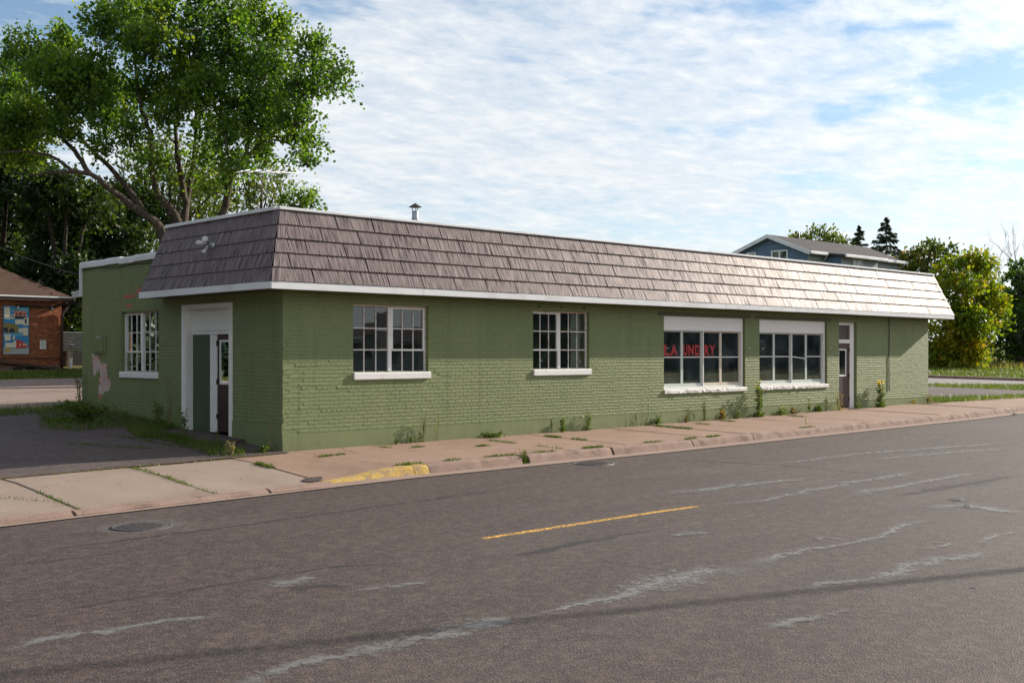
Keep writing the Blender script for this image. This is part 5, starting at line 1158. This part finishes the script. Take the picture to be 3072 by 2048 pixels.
weed('brown drying weed under the last shop window', 15.62, -.14, .19, .18, 7, .07, 80, mat=M_WEEDR, low=20)
weed('upright leafy weed under the right corner of the last window', 16.45, -.10, .36, .08, 5, .06, 70, bushy=.6)
weed('yellowish clump next to the upright leafy weed', 16.95, -.11, .20, .14, 6, .08, 70, low=26)
weed('slim dark stalk left of the right-hand door', 17.35, -.09, .40, .04, 3, .04, 44)
weed('feathery yellow-brown weed leaning at the right-hand door', 17.95, -.12, .52, .24, 9, .035, 190, mat=M_WEEDY, bushy=.45, low=40)
weed('low spreading weed on the right-hand door step', 18.95, -.14, .22, .16, 6, .05, 80, low=40)
weed('dark bushy weed with yellow flower heads right of the door', 20.2, -.16, .72, .20, 11, .08, 380, bushy=.85, low=60, flower=9)
weed('reddish dry tuft near the right wall corner', 23.2, -.14, .28, .22, 8, .05, 110, mat=M_WEEDR, low=30)
weed('little yellow tuft left of the right wall corner', 22.3, -.12, .14, .14, 6, .05, 60, mat=M_WEEDY, low=20)
weed('green tuft growing in the broken gap of the kerb', 2.94, -2.88, .24, .10, 10, .05, 170, bushy=.9, low=50, fn=lambda x, y: road_z(x) + .0)
weed('thin dry stalk lying on the slabs by the far kerb', 12.9, -2.2, .22, .16, 2, .03, 14, mat=M_WEEDY, bushy=.2)
LF = lambda x, y: g(x, y)
weed('tall feathery green weed in front of the side door', -.78, 2.0, .62, .12, 9, .05, 260, bushy=.8, low=40, fn=LF)
weed('pale dry grass stalks standing left of the side door', -.18, 3.75, 1.15, .10, 5, .03, 40, mat=M_WEEDY, bushy=.12, fn=LF)
weed('bright yellow-green grass clump at the sidewalk corner', -.98, .02, .26, .11, 46, .05, 90, mat=M_WEEDY, bushy=.3, fn=LF)
weed('spindly budding stalks beside the building corner', -.20, .10, .62, .12, 4, .03, 26, bushy=.15, low=50, fn=LF)
weed('low green weed at the foot of the building corner', -.36, .06, .14, .16, 8, .045, 90, low=60, fn=LF)
weed('small upright weed between the side door and the corner', -.66, 1.05, .30, .06, 5, .05, 70, bushy=.7, fn=LF)
weed('leafy weed at the wall left of the dry stalks', -.22, 4.15, .50, .16, 8, .06, 190, bushy=.7, low=50, fn=LF)
weed('dark weed against the wall corner below the peeled paint', -.14, 8.05, .85, .14, 7, .05, 160, bushy=.5, low=40, fn=LF)
weed('sprawling long grass mound on the lot edge', -1.2, 5.3, .45, .6, 60, .10, 420, mat=M_GRASS if False else M_WEED, bushy=.5, low=160, fn=LF)

# ------------------------------------------------------------------ blue house behind the right half of the roof
HX, HY = 42.3, 15.9
hz0 = g(HX, HY) - .2; EZ, PZ, RY = 7.20, 8.12, 18.15
house = thing('house', 'blue-grey sided house showing above the mansard roof', 'house', (HX, HY, hz0))
b = MB(); b.box(HX, 52.2, HY, 21.6, hz0, 6.75)
b.add([(HX, HY, 6.75), (HX, 21.6, 6.75), (HX, RY, PZ - .12), (52.2, HY, 6.75), (52.2, 21.6, 6.75), (52.2, RY, PZ - .12), (HX, HY, EZ - .15), (52.2, HY, EZ - .15)], [(0, 1, 2, 6), (3, 7, 5, 4), (0, 6, 7, 3)])
b.box(44.0, 47.9, 14.9, HY, hz0, 6.85)
b.build('wall', M_GREYBLUE, house)
z = 4.2; i = 0
while z < 7.9:                                # lapped boards on the gable, in the shade-coloured siding
    zt = min(z + .27, 8.0)
    def yl(zz): return HY if zz < EZ - .12 else lerp(HY, RY, (zz - EZ + .12) / (PZ - EZ))
    def yr(zz): return 21.6 if zz < 6.75 else lerp(21.6, RY, (zz - 6.75) / (PZ - .12 - 6.75))
    if yr(zt) - yl(zt) > .2:
        MB().prism([(HX - .008, yl(z) , z), (HX - .008, yr(z), z), (HX - .008, yr(zt), zt), (HX - .008, yl(zt), zt)], (-.022, 0, 0)).build('siding_board', M_BLUESHADE, house)
    z += .285; i += 1
z = 4.6
while z < 7.0:
    zt = min(z + .27, 7.02)
    MB().bbox(HX + .002, 44.0, HY - .03, HY - .004, z, zt, .006).build('siding_board', M_GREYBLUE, house)
    MB().bbox(47.9, 52.2, HY - .03, HY - .004, z, zt, .006).build('siding_board', M_GREYBLUE, house)
    if zt < 6.9:
        MB().bbox(44.0, 47.9, 14.87, 14.896, z, zt, .006).build('siding_board', M_GREYBLUE, house)
        MB().bbox(43.97, 43.997, 14.87, HY - .032, z, zt, .006).build('siding_board', M_BLUESHADE, house)  # side turned from the sun takes the shade-coloured siding
    z += .285
ov = .35
def roof_slab(b, x0, x1, ya, za, yb, zb, t=.12):
    b.add([(x0, ya, za), (x1, ya, za), (x1, yb, zb), (x0, yb, zb), (x0, ya, za - t), (x1, ya, za - t), (x1, yb, zb - t), (x0, yb, zb - t)], [(0,1,2,3), (7,6,5,4), (4,5,1,0), (5,6,2,1), (6,7,3,2), (7,4,0,3)])
sl_ = (PZ - EZ) / (RY - HY)
b = MB(); roof_slab(b, HX - ov, 52.6, HY - ov, EZ - ov*sl_, RY, PZ); roof_slab(b, HX - ov, 52.6, 21.9, EZ - .45, RY + .001, PZ - .001)
roof_slab(b, 43.7, 48.2, 14.50, EZ - .28, HY - ov + .02, EZ - ov*sl_ + .006)
rf = b.build('roof', M_ROOFG, house)
for p, q in (((HY - ov, EZ - ov*sl_), (RY, PZ)), ((21.9, EZ - .45), (RY + .002, PZ))):
    MB().prism([(HX - ov - .002, p[0], p[1] + .01), (HX - ov - .002, q[0], q[1] + .01), (HX - ov - .002, q[0], q[1] - .20), (HX - ov - .002, p[0], p[1] - .20)], (-.03, 0, 0)).build('barge_board', M_FASCIA, rf)
for x0, x1, y, z in ((HX - ov, 43.66, HY - ov, EZ - ov*sl_), (43.7, 48.2, 14.50, EZ - .28), (48.22, 52.6, HY - ov, EZ - ov*sl_)):
    MB().bbox(x0, x1, y - .12, y - .004, z - .15, z + .01, .02).build('gutter', M_FASCIA, rf)
def house_window(f, u0, u1, z0, z1, cen=True):
    b = MB()
    for a, c, p, q in ((u0, u0+.09, z0, z1), (u1-.09, u1, z0, z1), (u0+.092, u1-.092, z1-.09, z1), (u0+.092, u1-.092, z0, z0+.09)):
        P, Q = f(a, -.06, p), f(c, -.005, q); b.bbox(min(P[0],Q[0]), max(P[0],Q[0]), min(P[1],Q[1]), max(P[1],Q[1]), p, q, .006)
    if cen:
        m = (u0+u1)/2; P, Q = f(m-.05, -.055, z0), f(m+.05, -.006, z1); b.bbox(min(P[0],Q[0]), max(P[0],Q[0]), min(P[1],Q[1]), max(P[1],Q[1]), z0+.093, z1-.093, .006)
    o = b.build('window', M_WHITE, house)
    MB().quad(f(u0+.05, -.035, z0+.05), f(u1-.05, -.035, z0+.05), f(u1-.05, -.035, z1-.05), f(u0+.05, -.035, z1-.05)).build('pane', M_HGLASS, o)
def hglass(nt):
    return princ(nt, mixc(nt, ramp(nt, noise(nt, pos(nt), 2.5, 3), [(.4, 0.0), (.6, 1.0)]), (.03, .04, .045), (.20, .21, .20)), .05, None, 0, .6)
M_HGLASS = new_mat('curtained_house_glass', hglass)
fG = lambda u, d, z: (HX + d - .026, u, z)
house_window(fG, 17.05, 18.1, 6.25, 7.25); house_window(fG, 19.1, 19.7, 6.3, 7.24, False)
house_window(lambda u, d, z: (u, 14.87 + d, z), 45.15, 46.15, 5.7, 6.84)
MB().bbox(HX - .07, HX - .03, RY - .17, RY + .17, 7.58, 7.86, .01).build('gable_vent', M_BLUESHADE, house)
b = MB(); b.tube([(43.55, HY - .42, EZ - .3), (43.7, HY - .2, EZ - .5), (43.75, HY - .08, EZ - .6), (43.75, HY - .08, hz0)], .045, 8); b.build('downpipe', M_GREYBLUE, house)
b = MB(); b.tube([(52.3, HY - .40, EZ - .3), (52.28, HY - .1, EZ - .5), (52.28, HY - .08, hz0)], .045, 8); b.build('downpipe', M_GREYBLUE, house)
b = MB(); b.lathe((45.2, RY + .1, PZ - .1), [(.06, 0), (.06, .42), (.001, .43)], 10); b.build('vent_pipe', M_DARK, rf)

# ------------------------------------------------------------------ old brick building with the painted board, far left
BY, BX1, BX0 = 26.0, 6.70, -9.0
bz = 1.0; EB = 3.78
old = thing('brick_building', 'small old red-brick building with brown hip roof at the far left', 'building', (BX1, BY, bz))
MB().box(BX0, BX1, BY, 38, .4, EB).build('wall', M_OLDBRICK, old)
MB().bbox(BX0 - .02, BX1 + .02, BY - .03, BY + .1, .4, 1.22, .01).build('foundation', M_KERB, old)
e = .32
b = MB(); p = [(BX0 - e, BY - e, EB), (BX1 + e, BY - e, EB), (BX1 + e, 38 + e, EB), (BX0 - e, 38 + e, EB)]; r0, r1 = (-2.6, 32, EB + 4.0), (-.4, 32, EB + 4.0)
b.add(p + [r0, r1], [(0, 1, 5, 4), (1, 2, 5), (2, 3, 4, 5), (3, 0, 4), (3, 2, 1, 0)]); rf = b.build('roof', M_ROOFB, old)
MB().bbox(BX0 - e - .02, BX1 + e + .02, BY - e - .04, BY - e - .004, EB - .17, EB - .012, .01).build('fascia', M_BRTRIM, old)
MB().bbox(BX1 + e + .004, BX1 + e + .04, BY - e - .02, 38 + e, EB - .17, EB - .012, .01).build('fascia', M_BRTRIM, old)
MB().bbox(BX0 - e, BX1 + e + .02, BY - e - .075, BY - e - .041, EB - .045, EB + .005, .008).build('gutter', M_FASCIA, old)
b = MB(); b.tube([(BX1 + .25, BY - .30, EB - .15), (BX1 + .02, BY - .10, EB - .55), (BX1 - .02, BY - .07, EB - .75), (BX1 - .02, BY - .07, bz + .05)], .055, 8); b.build('downpipe', M_BRTRIM, old)
MB().add([(3.0, BY - .22, 1.62), (BX1 + .1, BY - .22, 1.10), (BX1 + .1, BY - .04, 1.10), (3.0, BY - .04, 1.62), (3.0, BY - .22, 1.52), (BX1 + .1, BY - .22, 1.0), (BX1 + .1, BY - .04, 1.0), (3.0, BY - .04, 1.52)], [(0,1,2,3), (4,7,6,5), (0,4,5,1), (1,5,6,2), (2,6,7,3), (3,7,4,0)]).build('ramp_board', M_BRTRIM, old)
b = MB(); b.tube([(4.0, BY - .06, 1.50), (BX1 + .15, BY - .06, 1.50)], .02, 6); b.build('gas_pipe', M_BRTRIM, old)
b = MB(); b.tube([(5.0, BY - .09, 3.42), (6.2, BY - .12, 3.40), (7.2, BY - .4, 3.62)], .035, 8); b.build('eave_pipe', M_DARK, old)
for x in (5.02, 6.28):
    b = MB(); b.lathe((x, BY - .16, 3.28), [(.001, .12), (.03, .12), (.05, .05), (.055, 0), (.001, -.03)], 12); b.build('spot_lamp', M_STEEL, old)
for x in (4.9, 5.35): MB().bbox(x, x + .36, BY - .045, BY - .028, 1.02, 1.16, .01).build('vent', M_DARK, old)
def wy(px, py): r = ray(px, py); t = (BY - CAM[1]) / r[1]; return (CAM[0] + t*r[0], CAM[2] + t*r[2])
x0, zt = wy(8.5, 917); x1, zb = wy(85.5, 1062)
mural = thing('painted_board', 'tall blue painted board of small storefronts on the brick wall', 'painted board', (x0, BY - .03, zb))
MB().bbox(x0, x1, BY - .045, BY - .012, zb, zt, .004).build('board', M_MBLUE, mural)
W_, H_ = x1 - x0, zt - zb
ml_i = [0]
def art(name, mat, pts):
    ml_i[0] += 1; y = BY - .046 - .0012 * ml_i[0]
    b = MB(); b.add([(x0 + u*W_, y, zt - v*H_) for u, v in pts], [tuple(range(len(pts)))]); b.build(name, mat, mural)
rc = lambda a, c, p, q: [(a, q), (c, q), (c, p), (a, p)]
art('painted_sky', M_MBLUE2, [(.3, .12), (.97, .10), (.98, .02), (.5, .02), (.35, .05)]); art('painted_sky', M_MBLUE2, rc(.01, .95, .56, .62)); art('painted_pavement', M_MGREY, rc(.0, 1.0, .86, 1.0))
art('painted_storefront', M_MPINK, rc(.42, .90, .10, .26)); art('painted_arch_window', M_MDARK, rc(.60, .71, .14, .185)); art('painted_window', M_MDARK, rc(.50, .545, .145, .185)); art('painted_window', M_MDARK, rc(.79, .835, .145, .185)); art('painted_doors', M_MDARK, rc(.45, .88, .20, .26))
art('painted_note', M_MCREAM, [(.04, .27), (.27, .28), (.25, .02), (.03, .03)]); art('painted_note', M_MCREAM, [(.29, .26), (.42, .27), (.44, .18), (.32, .17)]); art('painted_picture', M_MDARK, rc(.35, .40, .19, .24))
art('painted_note', M_MCREAM, [(.46, .38), (.78, .375), (.78, .27), (.45, .28)]); art('painted_picture', M_MCREAM, [(.76, .40), (.98, .395), (.98, .235), (.8, .24)]); art('painted_figure', M_MDARK, rc(.83, .90, .26, .36))
art('painted_storefront', M_MOLIVE, [(.0, .555), (.56, .555), (.56, .40), (.3, .355), (.0, .355)]); art('painted_windows', M_MDARK, rc(.0, .17, .45, .54)); art('painted_arch', M_MDARK, [(.22, .55), (.43, .55), (.43, .49), (.36, .465), (.28, .465), (.22, .49)]); art('painted_note', M_MCREAM, [(.76, .615), (.96, .61), (.95, .445), (.74, .45)]); art('painted_picture', M_MCREAM, rc(.58, .74, .46, .55))
art('painted_note', M_MCREAM, [(.06, .725), (.28, .715), (.26, .59), (.03, .60)]); art('painted_note', M_MCREAM, [(.34, .70), (.42, .705), (.46, .625), (.37, .62)])
art('painted_gable', M_MCREAM, [(.06, .86), (.50, .86), (.50, .72), (.42, .72), (.34, .765), (.06, .77)]); art('painted_shed', M_MRED, [(.49, .875), (.94, .855), (.94, .79), (.58, .70), (.49, .71)])
for u in (.62, .76, .86): art('painted_window', M_MCREAM, rc(u, u + .055, .775, .825))
art('painted_ball', M_MGOLD, [(.04 + .12 + .12*math.cos(q*.628), .905 + .045*math.sin(-q*.628)) for q in range(10)])
n0, nzt = wy(119, 1020); n1, nzb = wy(138, 1047)
note = thing('paper_notice', 'small white paper notice on the old brick wall', 'notice', (n0, BY, nzb))
MB().bbox(n0, n1, BY - .02, BY - .006, nzb, nzt, .002).build('sheet', M_PAPER, note)
for k_, (a, c) in enumerate(((.1, .9), (.3, .7), (.12, .95), (.35, .65), (.25, .75))):
    z = lerp(nzt, nzb, .14 + .17*k_); MB().box(lerp(n0, n1, a), lerp(n0, n1, c), BY - .0235, BY - .021, z - .012, z + .012).build('print_line', M_MGREY, note)
# gas meter riser
gm_ = thing('gas_riser', 'white gas riser pipe standing by the brown downpipe', 'gas pipe', (6.98, BY - .2, bz))
b = MB(); b.tube([(6.98, BY-.2, bz - .1), (6.98, BY-.2, 1.5)], .05, 8); b.build('sleeve', M_WHITE, gm_)
b = MB(); b.tube([(6.98, BY-.2, 1.5), (6.98, BY-.2, 2.25), (7.1, BY-.2, 2.32)], .025, 8); b.lathe((6.98, BY-.2, 1.92), [(.03, 0), (.09, .03), (.09, .09), (.03, .12)], 12); b.lathe((7.0, BY-.2, 2.18), [(.03, 0), (.07, .02), (.07, .08), (.03, .10)], 12); b.build('regulator', M_STEEL, gm_)
# covered passage between the two buildings
car = thing('carport', 'dark covered passage with white gutter beside the brick building', 'carport', (9.5, 20, 1.0))
MB().bbox(7.05, 13.5, 14.5, 25.6, 3.74, 3.86, .01).build('roof', M_DARK, car)
b = MB(); b.bbox(6.93, 7.045, 14.5, 25.62, 3.76, 3.98, .02); b.bbox(6.90, 6.928, 14.5, 25.62, 3.90, 3.99, .01); b.build('gutter', M_FASCIA, car)
MB().bbox(7.2, 7.32, 14.5, 25.6, 3.40, 3.58, .01).build('beam', M_WOOD, car)
for y in (14.8, 20.0): MB().bbox(7.2, 7.32, y, y + .12, .6, 3.40, .01).build('post', M_WOOD, car)
b = MB(); vs = []; n = 56
for i in range(n + 1): vs += [(8.1, 26.2 + .012*math.sin(i*1.57), 1.70 + i*.85/n), (9.0, 26.2 + .012*math.sin(i*1.57), 1.70 + i*.85/n)]
vs = []; nr = 9
for i in range(nr*6 + 1): z = 1.75 + .75*i/(nr*6); y = 27.0 + .03*math.cos(2*math.pi*i/6); vs += [(7.0, y, z), (9.2, y, z)]
b.add(vs, [(2*i, 2*i+1, 2*i+3, 2*i+2) for i in range(nr*6)], 0, True); b.build('corrugated_sheet', M_CORR, car)
MB().bbox(8.45, 9.6, 26.6, 26.7, .9, 2.55, .01).build('maroon_screen', M_MAROON, car)
MB().bbox(7.0, 13.5, 29.0, 29.2, .8, 3.7, .01).build('back_wall', M_DARK, car)

# ------------------------------------------------------------------ aerial, wires, poles
A0 = at(787, 515, 26)
an = thing('tv_aerial', 'thin rooftop television aerial in front of the maple', 'aerial', (A0.x, A0.y, 3.5))
b = MB(); b.tube([(A0.x, A0.y, 3.48), (A0.x, A0.y, A0.z + .03)], .011, 6); b.build('mast', M_BRTRIM, an)
P, Q = at(722, 513, 25.8), at(892, 520, 26.2); b = MB(); b.tube([P, Q], .017, 6); b.build('boom', M_PANEL, an)
for t, L in ((.04, .42), (.22, .38), (.42, .34), (.6, .32), (.68, .28), (.98, .2)):
    c = P.lerp(Q, t); dv = Vector((-AX[1]*.2 - AX[0], AX[0]*.2 - AX[1], -.25)).normalized(); MB().tube([c - dv*L*.9, c + dv*L*.9], .010, 5).build('element', M_PANEL, an)
def pole(label, x, y, h, rot):
    z = g(x, y) if y > -3 else zs(x); t = thing('utility_pole', label, 'utility pole', (x, y, z), 'utility poles along the street')
    MB().tube([(x, y, z - .3), (x, y, z + h)], [.16, .10], 10).build('pole', M_WOOD, t)
    c, s = math.cos(rot), math.sin(rot); b = MB(); b.tube([(x - c*1.1, y - s*1.1, z + h - .5), (x + c*1.1, y + s*1.1, z + h - .5)], .055, 6); b.build('crossarm', M_WOOD, t)
    for k_ in (-1, -.45, .45, 1): b = MB(); b.lathe((x + c*k_, y + s*k_, z + h - .44), [(.02, 0), (.045, .05), (.03, .12), (.001, .14)], 8); b.build('insulator', M_STEEL, t)
def wire(label, a, c, sag, r=.012):
    a, c = Vector(a), Vector(c); b = MB(); n = 16
    b.tube([a.lerp(c, i/n) - Vector((0, 0, 4*sag*(i/n)*(1-i/n))) for i in range(n+1)], r, 5); o = b.build('overhead_wire', M_CABLE); tag(o, label, 'wire', 'overhead wires')
pole('timber utility pole across the road right of the view', 33.6, -22.4, 8.6, 1.1)
pole('timber utility pole left of the parking lot', -26, 3.4, 8.6, 1.2)
wire('thick cable crossing high above the road', (33.3, -22.3, 8.2), (-25.8, 3.3, 7.6), .5, .045)
e0 = at(0, 731, 38); dr = (e0 - Vector((-.03, 8.2, 3.45))); wire('service wire reaching the shaded wall top from the left', (-.03, 8.24, 3.42), Vector((-.03, 8.2, 3.45)) + dr * 1.5, .12, .012)
pp = Vector((-.03, 8.2, 3.45)) + dr * 1.5
pole('timber utility pole behind the brick building', pp.x, pp.y + .05, pp.z + .4 - g(pp.x, pp.y), .3)

# ------------------------------------------------------------------ across the street (seen in the window glass)
M_DKWALL = mottled('dark_teal_cladding', (.035, .05, .052), (.05, .068, .07), 1.5, .8)
def plain_house(label, x, y, wx, wy_, eave, ridge, mw, mr):
    z = zs(x) - .1; t = thing('house', label, 'house', (x, y, z), 'houses across the street')
    MB().box(x, x + wx, y - wy_, y, z - .2, z + eave).build('wall', mw, t)
    b = MB(); e = .4; b.add([(x-e, y+e, z+eave-.1), (x+wx+e, y+e, z+eave-.1), (x+wx+e, y-wy_-e, z+eave-.1), (x-e, y-wy_-e, z+eave-.1), (x-e, y-wy_/2, z+ridge), (x+wx+e, y-wy_/2, z+ridge)], [(0,1,5,4), (2,3,4,5), (0,4,3), (1,2,5), (3,2,1,0)]); b.build('roof', mr, t)
    for k_ in range(3):
        u = x + wx*(.16 + .28*k_); o = MB().bbox(u, u + 1.0, y + .002, y + .05, z + 1.1, z + 2.4, .01).build('window', M_WHITE, t); MB().quad((u+.08, y+.053, z+1.18), (u+.92, y+.053, z+1.18), (u+.92, y+.053, z+2.32), (u+.08, y+.053, z+2.32)).build('pane', M_HGLASS, o)
plain_house('low grey shed across the street mirrored in the first window', 20, -34, 12, 6, 2.2, 3.5, M_GREYBLUE, M_ROOFG)
plain_house('brown-roofed house across the street further along', 106, -34, 10, 7, 3.2, 5.8, M_PANEL, M_ROOFB)
plain_house('long dark low building across the street mirrored in the shop windows', 43, -36, 52, 9, 5.0, 6.4, M_DKWALL, M_ROOFG)
def ltree(label, x, y, h, r, mat):
    z = g(x, y) if y > -3 else zs(x) - .1; L = [((x + rng.normal(0, r*.35), y + rng.normal(0, r*.4), z + h*lerp(.18, .84, i/8)), (r*.62, r*.62, r*.5)) for i in range(9)]
    tree('street_tree', label, L, 15, .7, 7, .46, mat, M_BARKD, .22, (x, y, z), group='trees across the street', up=.3, sub=2)
for x, y, h, r, m, lab in [(10, -33, 3.6, 2.0, M_MAPLE, 'small tree across the street left of the low shed'), (37, -33, 2.6, 1.5, M_DARKLEAF, 'first shrub across the street right of the low shed'), (43, -34, 2.8, 1.6, M_DARKLEAF, 'second shrub across the street right of the low shed'), (83, -34, 13, 5.0, M_DARKLEAF, 'nearer tall tree at the end of the long building across the street'), (95, -35, 13, 5.0, M_DARKLEAF, 'farther tall tree past the long building across the street'),
    (-27, -9, 12, 4.8, M_DARKLEAF, 'nearest tall tree beyond the parking lot'), (-27, -1, 13, 4.8, M_DARKLEAF, 'second tall tree beyond the parking lot'), (-27, 8, 13, 4.8, M_DARKLEAF, 'third tall tree beyond the parking lot'), (-27, 17, 13, 4.8, M_DARKLEAF, 'fourth tall tree beyond the parking lot'), (-24, 26, 12, 5.0, M_DARKLEAF, 'fifth tall tree beyond the parking lot'), (-15, 31, 15, 5.0, M_DARKLEAF, 'tall tree between the parking lot and the gravel yard'), (-14, 37, 15, 5.0, M_DARKLEAF, 'sixth tall tree beyond the gravel yard'), (-18, 47, 15, 5.0, M_DARKLEAF, 'seventh tall tree beyond the gravel yard'), (-24, 58, 16, 5.5, M_DARKLEAF, 'eighth tall tree beyond the gravel yard')]:
    ltree(lab, x, y, h, r, m)
for i, (x, y) in enumerate([(-11.5, 22), (-13, 26), (-12.5, 34), (-14, 38), (-16.5, 42), (-18.5, 46), (-21, 50), (-23, 54)]):  # unseen shrubs added to darken what the side panes reflect
    ltree('%s added out-of-view shrub darkening the side pane reflections' % ('first second third fourth fifth sixth seventh eighth'.split()[i]), x, y, 3.6, 3.0, M_NEEDLE)
# litter
def scrap(label, p, s):
    p = Vector(p); vs = [p + Vector((rng.normal(0, s), rng.normal(0, s*.6), abs(rng.normal(0, s*.4)) + .006)) for _ in range(5)]
    o = MB().add(vs, [(0, 1, 2), (0, 2, 3), (0, 3, 4), (1, 4, 2)]).build('litter', M_PAPER); tag(o, label, 'litter', 'litter')
scrap('crumpled white litter in the gutter at the far right', on_ground(3041, 1245, road_z), .07)
scrap('small white scrap on the asphalt near the right edge', on_ground(2920, 1761, road_z), .02)
